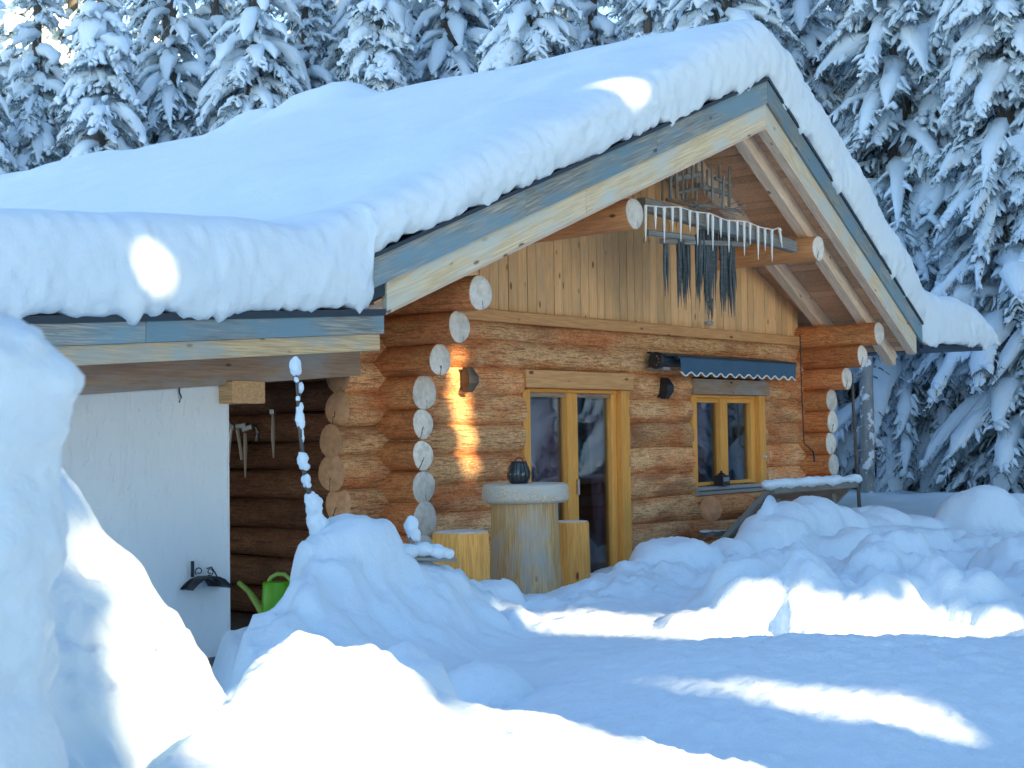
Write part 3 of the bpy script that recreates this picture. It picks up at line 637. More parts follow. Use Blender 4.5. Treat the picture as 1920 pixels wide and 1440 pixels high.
# ================================================================ snow on the roofs
def roof_snow():
    Xs = np.concatenate([np.arange(-7.1, -1.17, .03), np.arange(-1.165, 8.05, .027), np.arange(8.055, 10.36, .027)])
    base = np.where(Xs < -1.17, 2.56-.071*(-1.02-Xs), np.where(Xs < 8.05, RZ+.04-RS*np.abs(Xs-CX), 2.67+.02*(Xs-8.05)))
    cpx = [-7.2, -4, -2.9, -1.7, -1.1, -.5, .2, 1.2, 2.2, 3.0, 3.44, 3.9, 4.7, 5.7, 6.7, 7.4, 7.9, 8.25, 8.7, 9.3, 9.8, 10.15, 10.3, 10.36]
    cpz = [2.72, 2.95, 3.05, 3.15, 3.30, 3.58, 3.96, 4.47, 4.97, 5.38, 5.56, 5.44, 5.08, 4.64, 4.20, 3.86, 3.58, 3.38, 3.30, 3.32, 3.26, 3.06, 2.86, 2.72]
    fine = np.linspace(-7.2, 10.4, 1800); zf = np.interp(fine, cpx, cpz); ker = np.hanning(41); ker /= ker.sum()
    zs = np.convolve(np.pad(zf, 20, mode='edge'), ker, 'valid'); top = np.interp(Xs, fine, zs)
    top = np.maximum(top, base+.04)
    Yv = np.where(Xs < -1.17, -1.05, np.where(Xs < 8.05, -1.61+.57*np.abs(Xs-CX)/4.62, -1.05))
    ks = np.hanning(15); ks /= ks.sum(); Yv = np.convolve(np.pad(Yv, 7, mode='edge'), ks, 'valid')
    prof = [(.35, .0), (.10, .0), (.03, .0), (-.015, .0), (-.035, .03), (-.05, .08), (-.06, .14), (-.068, .21), (-.072, .28), (-.074, .35), (-.074, .42), (-.072, .49), (-.068, .56), (-.06, .63), (-.048, .70), (-.03, .765), (-.008, .82), (.022, .868), (.06, .908), (.105, .94), (.16, .965), (.23, .983), (.32, .995), (.42, 1.0)]
    back = list(np.concatenate([np.arange(.53, 2.2, .11), np.arange(2.3, 13.6, .2)]))
    rows = [(a, b) for a, b in prof]+[(b, 1.0) for b in back]+[(13.75, .8), (13.8, .4), (13.7, 0)]
    V = []
    lip = fbm(Xs*4.2, 0.7, 0, 21, 3); lip2 = fbm(Xs*14, 0.2, 0, 22, 2)
    bz = base-.050*np.clip(lip*1.1-.05, 0, 1.0)-.045*np.clip(lip2-.25, 0, 1)+.03*np.clip(-lip2-.2, 0, 1)+np.where(Xs < -1.17, .05, .022)*np.clip(-lip*1.2-.05, 0, .8)
    for ri, (yo, fz) in enumerate(rows):
        hh = top-bz
        face = math.exp(-((fz-.42)/.42)**2) if yo < .3 and fz < 1 else 0
        Z = np.where(fz <= .999, bz+hh*fz, top)
        Y = Yv+yo if yo < 3 else (Yv*0-1.2)+yo
        if 1.0 <= yo < 3: k = (yo-1)/2; Y = (Yv)*(1-k)+(-1.2)*k+yo
        bulge = .03*fbm(Xs*1.1, Z*2.2, 0, 41, 2)+.010*fbm(Xs*3.4, Z*6, 0, 42, 3)+.013*fbm(Xs*14, Z*16, 0, 43, 3)
        w_ = 1.0 if (yo < .1) else max(0, 1-(yo-.1)/.5)
        Y = Y+bulge*w_*(0.4 if fz < .02 else 1.0)
        tn = .045*fbm(Xs*.55, Y*.55, 0, 44, 3)+.012*fbm(Xs*2.3, Y*2.3, 0, 45, 2)
        edge = sstep(10.36-Xs, 0, .7)
        Z = Z+tn*(sstep(np.full_like(Xs, fz), .6, 1.0))*edge
        if fz >= 1:
            Z = Z+edge*(.27*np.exp(-((Y-4.25)/.75)**4)*np.exp(-((Xs-3.62)/.55)**2)+.20*np.exp(-((Y-5.5)/.42)**4)*np.exp(-((Xs-3.6)/.45)**2))
            # wind-packed roll near the rim of the left slope
            Z = Z+.045*np.exp(-((Y-(-.55-.12*(Xs-1)))/.35)**2)*sstep(Xs, -.5, 1)*(1-sstep(Xs, 2.2, 3.2))
        V.append(np.stack([Xs, Y, Z], -1))
    V = np.array(V); n, m, _ = V.shape; i = np.arange(n-1)[:, None]*m; j = np.arange(m-1)[None, :]
    q = np.stack([i+j, i+j+1, i+m+j+1, i+m+j], -1).reshape(-1, 4)
    o = npobj('roof_snow', V, q, SNOWR); tag(o, 'thick rounded snow blanket covering the whole cabin roof and lean-to', 'snow')
roof_snow()

# ================================================================ furniture and fittings on the front
TX, TY = .02, -1.45
table = root('log_table', (TX, TY, gz(TX, TY)), 'tall round log table with thick grey slab top in front of the door', 'table')
lathe('trunk', [(.285, .12), (.282, .3), (.268, .55), (.255, .8), (.248, 1.0), (.246, 1.165)], TABLEW, (TX, TY, 0), table, 28, .025, 2)
lathe('slab_top', [(.29, 1.166), (.312, 1.178), (.322, 1.2), (.318, 1.27), (.308, 1.296), (.29, 1.305)], SLABW, (TX, TY, 0), table, 32, .018, 5)
p = bp(866, 1000, -1.5); st1 = root('log_stool', (p.x, p.y, .4), 'broad log stool left of the round log table', 'stool', 'log stools')
lathe('stump', [(.20, .2), (.205, .5), (.202, .9), (.198, .985), (.19, .995)], STOOLW, (p.x, p.y, 0), st1, 10, .03, 1, 30)
lathe('top_face', [(.19, .996), (.185, 1.002)], END_PALE, (p.x, p.y, 0), st1, 10, .03, 1, 30)
p = bp(1070, 985, -1.1); st2 = root('log_stool', (p.x, p.y, .4), 'narrow log stool right of the round log table', 'stool', 'log stools')
lathe('stump', [(.150, .2), (.148, .6), (.143, .94), (.137, .957)], STOOLW, (p.x, p.y, 0), st2, 14, .04, 4, 30)
lathe('top_face', [(.137, .958), (.13, .964)], END_PALE, (p.x, p.y, 0), st2, 14, .04, 4, 30)
# lantern
lp = bp(973, 903, TY-.02); LX, LY, LZ = lp.x, lp.y, 1.306
lan = root('lantern', (LX, LY, LZ), 'small dark bulging wire lantern standing on the log table', 'lantern')
DGL = plain('smoked_glass', (.035, .045, .05), .12, 0, .6)
lathe('glass', [(.055, .006), (.078, .04), (.082, .075), (.070, .115), (.050, .152)], DGL, (LX, LY, LZ), lan, 20)
lathe('base', [(.06, 0), (.064, .008), (.058, .012)], BLACK, (LX, LY, LZ), lan, 20)
rod('rim', [(LX+.052*math.cos(a), LY+.052*math.sin(a), LZ+.157) for a in np.linspace(0, 6.283, 17)], .006, BLACK, lan, 6)
for k in range(14):
    a = k*6.283/14; rod('rib', [(LX+r*math.cos(a), LY+r*math.sin(a), LZ+z) for r, z in ((.062, .004), (.081, .04), (.085, .075), (.073, .115), (.053, .155))], .0028, BLACK, lan, 5)
rod('handle', [(LX+.05*math.cos(a), LY, LZ+.158+.03*math.sin(a)) for a in np.linspace(0, math.pi, 9)], .004, BLACK, lan, 6)
# wall lamps
def wall_lamp(x, z, label):
    r_ = root('wall_lamp', (x, -.14, z), label, 'lamp', 'wall lamps on the front')
    y0 = -.14
    v = []; 
    for yy, hw in ((0, .05), (-.10, .06)):
        for zz, kx in ((.105, .55), (.03, 1.0), (-.03, 1.0), (-.105, .55)):
            for sx in (-1, 1): v.append((x+sx*hw*kx, y0+yy*(1 if abs(zz) < .05 else .55), z+zz))
    f = []
    for k in range(3): f += [(8+2*k, 8+2*k+1, 8+2*k+3, 8+2*k+2), (2*k, 2*k+2, 2*k+3, 2*k+1), (2*k, 8+2*k, 8+2*k+2, 2*k+2), (2*k+1, 2*k+3, 8+2*k+3, 8+2*k+1)]
    f += [(0, 1, 9, 8), (6, 14, 15, 7)]
    o = pyobj('shade', v, f, BLACK, r_); fix_normals(o)
    slab('back_plate', [(x-.035, y0+.01, z-.09), (x+.035, y0+.01, z-.09), (x+.035, y0+.01, z+.09), (x-.035, y0+.01, z+.09), (x-.035, y0+.06, z-.09), (x+.035, y0+.06, z-.09), (x+.035, y0+.06, z+.09), (x-.035, y0+.06, z+.09)], BLACK, r_)
p = bp(882, 712, -.2); wall_lamp(p.x, p.z, 'black wedge wall lamp on the logs left of the door')
p = bp(1251, 728, -.2); wall_lamp(p.x, p.z, 'black wedge wall lamp under the left end of the awning')
# awning
aw = root('awning', (4.9, -.3, 2.3), 'retracted dark blue awning with white scalloped hem above the window', 'awning')
ax0, ax1, ay = 3.60, 6.10, -.40
rod('roller', [(ax0-.02, -.27, 2.37), (ax1, -.27, 2.37)], .062, DARKM, aw, 16)
slab('housing', [(ax0, -.36, 2.42), (ax1, -.36, 2.42), (ax1, -.14, 2.46), (ax0, -.14, 2.46), (ax0, -.36, 2.405), (ax1, -.36, 2.405), (ax1, -.14, 2.445), (ax0, -.14, 2.445)], DARKM, aw)
rod('front_bar', [(ax0+.12, ay, 2.395), (ax1+.02, ay, 2.395)], .022, DARKM, aw, 10)
v, f = [], []; n = 150; nw = 12.5
hem = []
for k in range(n+1):
    t = k/n; x = ax0+.16+(ax1-ax0-.16)*t; zb = 2.235+.018*math.cos(t*nw*6.283); hem.append((x, ay-.024+.004*math.sin(t*40), zb))
    v += [(x, ay-.022, 2.39), (x, ay-.028+.004*math.sin(t*40), 2.31), hem[-1]]
for k in range(n):
    for a in (0, 1): f.append((3*k+a, 3*k+3+a, 3*k+4+a, 3*k+1+a))
pyobj('valance', v, f, AWNF, aw, None, True); rod('hem_trim', hem, .008, WHITE, aw, 6)
lathe_pts = [(.0, -.03), (.075, -.03), (.085, -.02), (.085, .02), (.075, .03), (.0, .03)]
o = lathe('end_cap', [(max(r, .002), z) for r, z in lathe_pts], BLACK, (0, 0, 0), aw, 18)
o.matrix_basis = Matrix.Translation((ax0-.04, -.28, 2.365)) @ Matrix.Rotation(math.pi/2, 4, 'Y')
for k in range(4):
    a = .6+k*.7; rod('bolt', [(ax0-.07, -.28-.05*math.sin(a), 2.365+.05*math.cos(a)), (ax0-.082, -.28-.05*math.sin(a), 2.365+.05*math.cos(a))], .008, STEEL, aw, 6)
slab('bracket', [(ax0-.02, -.34, 2.30), (ax0+.10, -.34, 2.30), (ax0+.10, -.13, 2.30), (ax0-.02, -.13, 2.30), (ax0-.02, -.34, 2.272), (ax0+.10, -.34, 2.272), (ax0+.10, -.13, 2.272), (ax0-.02, -.13, 2.272)], BEAMW, aw)
crk = rod('awning_crank', [bp(1500, 628, -.42), bp(1502, 700, -.42), bp(1506, 800, -.42), bp(1508, 832, -.42), bp(1516, 839, -.42), bp(1524, 846, -.42), bp(1526, 852, -.42), bp(1527, 866, -.42)], [.007, .007, .008, .008, .008, .009, .011, .011], BLACK)
tag(crk, 'thin black cranked awning rod hanging right of the window', 'rod')
# small pot on the window sill
q = bp(1353, 917, -.15); pot = root('sill_lantern', (q.x, q.y, 1.09), 'small black metal lantern standing on the window sill', 'lantern')
slab('body', [(q.x-.075, q.y-.06, 1.005+.09), (q.x+.075, q.y-.06, 1.095), (q.x+.075, q.y+.05, 1.095), (q.x-.075, q.y+.05, 1.095), (q.x-.068, q.y-.055, 1.205), (q.x+.068, q.y-.055, 1.205), (q.x+.068, q.y+.045, 1.205), (q.x-.068, q.y+.045, 1.205)], BLACK, pot)
for k in range(4): slab('slit', [(q.x-.05+k*.03, q.y-.0625, 1.14), (q.x-.036+k*.03, q.y-.0625, 1.14), (q.x-.036+k*.03, q.y-.0625, 1.185), (q.x-.05+k*.03, q.y-.0625, 1.185), (q.x-.05+k*.03, q.y-.055, 1.14), (q.x-.036+k*.03, q.y-.055, 1.14), (q.x-.036+k*.03, q.y-.055, 1.185), (q.x-.05+k*.03, q.y-.055, 1.185)], GREYM, pot)
lathe('lid', [(.05, 1.206), (.03, 1.225), (.012, 1.235), (.014, 1.25), (.004, 1.255)], BLACK, (q.x, q.y, 0), pot, 12)
# knob beside the window
o = rod('window_stop', [bp(1430, 856, -.15), bp(1437, 856, -.2)], .012, WHITE); tag(o, 'small white stop on the logs right of the window frame', 'stop')

# ================================================================ old wooden ornament in the gable, with icicle lights
OY = -1.16
orn = root('wooden_ornament', tuple(bp(1340, 420, OY)), 'weathered grey wooden rack with bristle tufts hung below the gable peak', 'ornament')
beam('crossbeam', bp(1203, 382, OY), bp(1487, 462, OY), .09, .115, OLDW, orn, rnd=.006)
beam('rail', bp(1213, 436, OY+.05), bp(1300, 446, OY+.05), .04, .05, OLDW, orn); beam('rail', bp(1240, 452, OY+.08), bp(1402, 458, OY+.08), .04, .05, OLDW, orn)
orng = random.Random(8)
for xx, y0, y1 in ((1243, 322, 376), (1258, 318, 372), (1268, 312, 372), (1280, 306, 374), (1288, 308, 378), (1298, 302, 372), (1306, 304, 376), (1316, 300, 368), (1326, 318, 366), (1335, 318, 378), (1348, 308, 372), (1357, 330, 392), (1368, 312, 388)):
    wd = orng.uniform(.018, .04); yy = OY+orng.uniform(.1, .3)
    beam('slat', bp(xx, y0, yy), bp(xx+orng.uniform(-2, 3), y1, yy), wd, .02, OLDW, orn, (0, 1, 0))
for (a, b, c, d, t) in ((1262, 336, 1315, 326, .05), (1310, 348, 1372, 366, .05), (1340, 334, 1372, 348, .035), (1268, 362, 1320, 352, .03), (1300, 382, 1390, 396, .03), (1250, 374, 1330, 392, .03)):
    beam('bar', bp(a, b, OY+.2), bp(c, d, OY+.22), .03, t, OLDW, orn)
for k in range(26):
    a = orng.uniform(1290, 1385); b = orng.uniform(380, 402); rod('twig', [bp(a, b, OY+.15), bp(a+orng.uniform(8, 28), b+orng.uniform(-12, 12), OY+.15+orng.uniform(-.05, .05))], .005, OLDW, orn, 5)
def tuft(x0, x1, y0, y1, n, dy):
    P, R = [], []
    for k in range(n):
        xa = x0+(x1-x0)*orng.random(); ln = (y1-y0)*orng.uniform(.55, 1.0); yy = OY+.09+orng.uniform(-.03, .05)
        xb = xa+orng.uniform(-3, 3)+dy*orng.random()
        P.append([tuple(bp(xa+(xb-xa)*t+orng.uniform(-1, 1), y0+ln*t, yy+.01*math.sin(t*5+k))) for t in (0, .25, .5, .75, 1.0)]); r = orng.uniform(.006, .014); R.append([r, r*1.1, r, r*.7, .001])
    v, q = tube_np(np.array(P), np.array(R), 5); npobj('bristle_tuft', v, q, TASSEL, orn)
tuft(1244, 1251, 452, 566, 6, 2); tuft(1268, 1292, 440, 584, 30, 4); tuft(1304, 1310, 440, 588, 10, 2); tuft(1312, 1345, 430, 592, 46, -4); tuft(1350, 1376, 440, 604, 36, 6); tuft(1328, 1335, 560, 606, 5, 0)
lights = root('icicle_lights', tuple(bp(1340, 400, OY-.07)), 'string of white icicle lights strung along the weathered gable crossbeam', 'light string')
wire = [(1209, 385), (1240, 388), (1275, 388), (1300, 397), (1330, 400), (1362, 413), (1398, 415), (1425, 426), (1450, 431), (1460, 427), (1466, 432)]
wy = OY-.075
rod('wire', [bp(a, b, wy) for a, b in wire], .006, ICE, lights, 5)
wxs = [a for a, b in wire]; wys = [b for a, b in wire]
for xx, yb in ((1210, 452), (1228.5, 430), (1245, 455), (1260.5, 434), (1276, 453), (1293, 435), (1307.5, 460), (1327, 440), (1336, 470), (1351, 445), (1366, 473), (1382, 454), (1395, 479), (1406, 459), (1421, 487), (1434, 470), (1447, 491), (1461, 465)):
    y0 = np.interp(xx, wxs, wys); p0 = bp(xx, y0, wy); p1 = bp(xx+(6 if xx > 1455 else .8), yb, wy)
    rod('icicle', [p0, p0.lerp(p1, .5), p1], [.016, .012, .003], ICE, lights, 8)
o = rod('lamp_sensor', [bp(1323, 606, -.2), bp(1336, 606, -.2)], .02, GREYM); tag(o, 'small grey metal fitting on the trim board under the bristle tufts', 'fitting')

# ================================================================ leaning panel and block under the window
a = bp(1376, 990, -.92); b = bp(1444, 918, -1.32); x0 = (a.x+b.x)/2; x1 = bp(1600, 905, -1.32).x
pan = root('leaning_panel', (x0+.8, -1.1, .6), 'sloping brown wooden panel with snow along its top edge below the window', 'panel')
pa = Vector((0, a.y, a.z)); pb = Vector((0, b.y, b.z)); lo = pa+(pa-pb)*.6
dirv = (pb-lo).normalized(); nrm = Vector((0, -dirv.z, dirv.y)); nb = 5
for k in range(nb):
    c = lo+(pb-lo)*((k+.5)/nb); wdt = (pb-lo).length/nb-.006
    beam('plank', Vector((x0+.03, c.y, c.z)), Vector((x1-.03, c.y, c.z)), wdt, .03, PANELW, pan, up=nrm)
for xx in (x0, x1-.02): beam('end_board', Vector((xx, lo.y, lo.z)), Vector((xx, pb.y, pb.z)), .045, .055, OLDW, pan, up=nrm)
beam('top_rail', Vector((x0-.02, pb.y-.02, pb.z-.01)), Vector((x1, pb.y-.02, pb.z-.01)), .07, .07, OLDW, pan)
for xx in (x0+.3, x1-.3): beam('prop', Vector((xx, pb.y+.1, pb.z-.1)), Vector((xx, pb.y-.0, .2)), .07, .07, OLDW, pan, up=(1, 0, 0))
n_ = 12
o = ellipsoid_union('snow_cover', [(Vector((x0+(x1-x0)*(k/n_), pb.y-.01+.01*math.sin(k*2.1), pb.z+.045)), ((x1-x0)/n_*.95, .075, .05+.006*math.sin(k*1.7))) for k in range(n_+1)], .018, SNOWR, ((5, .012), (20, .006)), 5, 3, pan)
p = bp(1362, 955, -.55); lb = root('log_block', (p.x, p.y, p.z), 'short brown log block with a tap between window and leaning panel', 'log block')
make_log((p.x-.30, p.y, p.z+.02), (p.x+.36, p.y, p.z+.02), .125, LOG_SIDE, (END_BROWN, END_BROWN), lb, 'block')
rod('spout', [(p.x-.02, p.y-.16, p.z-.07), (p.x-.02, p.y-.16, p.z-.2)], .014, GREYM, lb, 8)
a = bp(1325, 1002, -.5); b = bp(1410, 998, -.5); lg = beam('stone_ledge', a, b, .16, .04, STONE, None); tag(lg, 'narrow snowy ledge below the log block at the wall foot', 'ledge')
q_ = ellipsoid_union('snow_cover', [(a.lerp(b, t)+Vector((0, 0, .03)), (.1, .07, .012)) for t in np.linspace(0, 1, 7)], .012, SNOWR, ((9, .004),), 2, 2, lg)
# pole and bare snowy trunk by the right corner
o = rod('thin_pole', [bp(1597, 702, -.55), bp(1602, 800, -.55), bp(1607, 880, -.55), bp(1613, 975, -.55)], [.018, .02, .022, .024], BARK); tag(o, 'thin dark leaning pole beside the right corner of the cabin', 'pole')
bt = root('bare_tree', tuple(bp(1626, 950, 2.0)), 'slim grey trunk plastered with snow behind the right cabin corner', 'tree')
rod('trunk', [bp(1628, 960, 2.0), bp(1626, 800, 2.0), bp(1623, 640, 2.0), bp(1618, 420, 2.0)], [.115, .108, .10, .08], BARKS, bt, 14)
br = random.Random(3)
for k in range(14):
    y = br.uniform(640, 900); s = br.choice((-1, 1)); l = br.uniform(15, 45); rod('branch', [bp(1625, y, 2.0), bp(1625+s*l*.6, y+br.uniform(-4, 10), 2.0+br.uniform(-.3, .3)), bp(1625+s*l, y+br.uniform(2, 28), 2.0+br.uniform(-.4, .4))], [.02, .014, .006], BARKS, bt, 5)

# ================================================================ snowy sapling and bar on the mound
SY = -2.0
sap = root('snowy_sapling', tuple(bp(600, 1000, SY)), 'thin sapling with snow clumps up its stem before the tool bay', 'sapling')
stem = [(602, 1010), (590, 960), (578, 920), (570, 880), (566, 840), (561, 790), (558, 740), (556, 710), (552, 672)]
rod('stem', [bp(a, b, SY) for a, b in stem], [.017, .016, .015, .014, .012, .011, .009, .007, .004], BARK, sap, 6)
rod('twig', [bp(561, 760, SY), bp(564, 735, SY), bp(565, 715, SY)], .004, BARK, sap, 5)
k = 9.3/FPX
for cl in ([(553, 682, 9, 13), (555, 695, 10, 10), (549, 690, 6, 6)], [(556, 712, 4, 6)], [(564, 730, 4.5, 10)], [(558, 750, 3.5, 9)], [(562, 772, 7, 15), (563, 792, 8, 13)], [(566, 822, 3, 14)], [(567, 860, 9, 12), (571, 874, 8, 9)], [(573, 900, 9, 9), (576, 910, 8, 6)],
           [(583, 935, 9, 14), (590, 950, 14, 18), (594, 980, 17, 20), (598, 1000, 16, 14)]):
    ellipsoid_union('snow_clump', [(bp(a, b, SY), (c*k, c*k, d*k)) for a, b, c, d in cl], .008, SNOWR, ((22, .010), (60, .004)), int(cl[0][1]), 2, sap)
BYY = -2.15
barp = root('snowy_bar', tuple(bp(775, 1040, BYY)), 'snow-covered horizontal bar with a snow-capped knob beside the stool', 'bar')
beam('board', bp(697, 1047, BYY), bp(846, 1049, BYY), .10, .022, OLDW, barp); rod('post', [bp(770, 1060, BYY), bp(770, 1005, BYY)], .012, OLDW, barp, 6)
beam('foot', bp(770, 1100, BYY), bp(770, 1050, BYY), .05, .05, OLDW, barp, (1, 0, 0))
ellipsoid_union('snow_cover', [(bp(x_, y_, BYY), (rx*k, .075, ry*k)) for x_, y_, rx, ry in ((715, 1034, 22, 11), (740, 1034, 24, 12), (765, 1032, 22, 12), (790, 1030, 22, 14), (812, 1035, 22, 12), (832, 1038, 17, 11))], .012, SNOWR, ((12, .01), (40, .004)), 8, 3, barp)
ellipsoid_union('snow_cap', [(bp(771, 985, BYY), (12*k, 12*k, 18*k)), (bp(776, 1002, BYY), (12*k, 12*k, 12*k)), (bp(783, 1010, BYY), (6*k, 6*k, 7*k))], .009, SNOWR, ((20, .008), (60, .003)), 9, 2, barp)

# ================================================================ tool bay: watering can, tools, hose hanger
cc_ = CAM+(RT*((519-960)/FPX)-UP*((1160-720)/FPX)+fw)*((-.6-CAM.x)/(RT*((519-960)/FPX)-UP*((1160-720)/FPX)+fw).x)
cx, cy, cz = -.6, cc_.y, .16
can = root('watering_can', (cx, cy, cz), 'bright green plastic watering can on the floor of the tool bay', 'watering can')
lathe('body', [(.12, 0), (.125, .01), (.118, .2), (.108, .36), (.102, .372)], GREEN, (cx, cy, cz), can, 22)
sy = cy+.1
rod('spout', [(cx-.02, sy, .26), bp(486, 1136, sy+.13), bp(466, 1108, sy+.22), bp(447, 1092, sy+.30)], [.05, .034, .024, .019], GREEND, can, 10)
rod('handle', [bp(501, 1112, cy+.08), bp(501, 1096, cy+.08), bp(508, 1083, cy+.05), bp(520, 1076, cy), bp(534, 1077, cy-.06), bp(545, 1087, cy-.1), bp(549, 1110, cy-.12), bp(546, 1140, cy-.12)], .018, GREEND, can, 8)
def tool(name, pts, r, mat, label, head=None):
    o = root(name, pts[0], label, 'tool', 'tools hanging in the bay'); rod('shaft', pts, r, mat, o, 6)
    if head: beam('head', head[0], head[1], .03, .05, STEEL, o)
TXp = -.2
bx = lambda px, py: CAM+(RT*((px-960)/FPX)-UP*((py-720)/FPX)+fw)*((TXp-CAM.x)/(RT*((px-960)/FPX)-UP*((py-720)/FPX)+fw).x)
HANDLE = plain('pale_handle', (.62, .52, .40), .6)
tool('garden_rake', [bx(434, 800), bx(431, 830), bx(428, 866)], .014, STEEL, 'bent grey steel tool hanging leftmost in the tool bay', (bx(430, 795), bx(440, 803)))
tool('hoe', [bx(445, 806), bx(450, 835), bx(454, 862)], .016, HANDLE, 'pale slanting handled tool second from left in the bay', (bx(444, 800), bx(462, 797)))
tool('trowel', [bx(460, 812), bx(460, 840), bx(460, 895)], [.014, .018, .006], HANDLE, 'pale straight handled tool hanging third in the bay', (bx(456, 806), bx(474, 800)))
tool('hand_scythe', [bx(480, 800), bx(483, 812), bx(480, 826)], .012, STEEL, 'small curved steel tool hanging fourth in the bay')
tool('axe', [bx(512, 778), bx(512, 820), bx(513, 858)], [.012, .018, .006], HANDLE, 'pale handled tool hanging alone nearest the log ends', (bx(508, 772), bx(516, 772)))
hp_ = bp(377, 1092, -.17)
hh = root('hose_hanger', (hp_.x, -.17, hp_.z), 'black metal arched hose hanger with scrollwork on the white wall', 'hose hanger')
arc = [(338, 1104), (347, 1094), (358, 1085), (372, 1080), (388, 1079), (400, 1084), (408, 1092), (414, 1099)]
v, f = [], []
for (a, b) in arc:
    for yy in (-.165, -.30):
        v.append(tuple(bp(a, b, -.17)+Vector((0, yy+.17, 0))))
for k_ in range(len(arc)-1): f.append((2*k_, 2*k_+1, 2*k_+3, 2*k_+2))
o = pyobj('arch', v, f, BLACK, hh, None, True); sm = o.modifiers.new('t', 'SOLIDIFY'); sm.thickness = .008
for (a, b, c, d, e, g_) in ((337, 1105, 364, 1105, 372, 1082), (414, 1100, 390, 1099, 380, 1082)):
    o = pyobj('gusset', [tuple(bp(a, b, -.20)), tuple(bp(c, d, -.20)), tuple(bp(e, g_, -.20)), tuple(bp((a+e)/2, (b+g_)/2-4, -.20))], [(0, 1, 2, 3)], BLACK, hh); o.modifiers.new('t', 'SOLIDIFY').thickness = .006
rod('upright', [bp(361, 1052, -.19), bp(361, 1082, -.19)], .012, BLACK, hh, 6)
rod('scroll', [bp(373+9*math.cos(t)*(1-t/14), 1071+9*math.sin(t)*(1-t/14), -.2) for t in np.linspace(2.2, 8.5, 22)], .004, BLACK, hh, 5)
rod('scroll', [bp(394-7*math.cos(t)*(1-t/14), 1072+8*math.sin(t)*(1-t/14), -.2) for t in np.linspace(1.0, 8.5, 22)], .004, BLACK, hh, 5)
rod('brace', [bp(388, 1066, -.2), bp(396, 1063, -.2), bp(404, 1075, -.2), bp(412, 1094, -.2)], .005, BLACK, hh, 5)
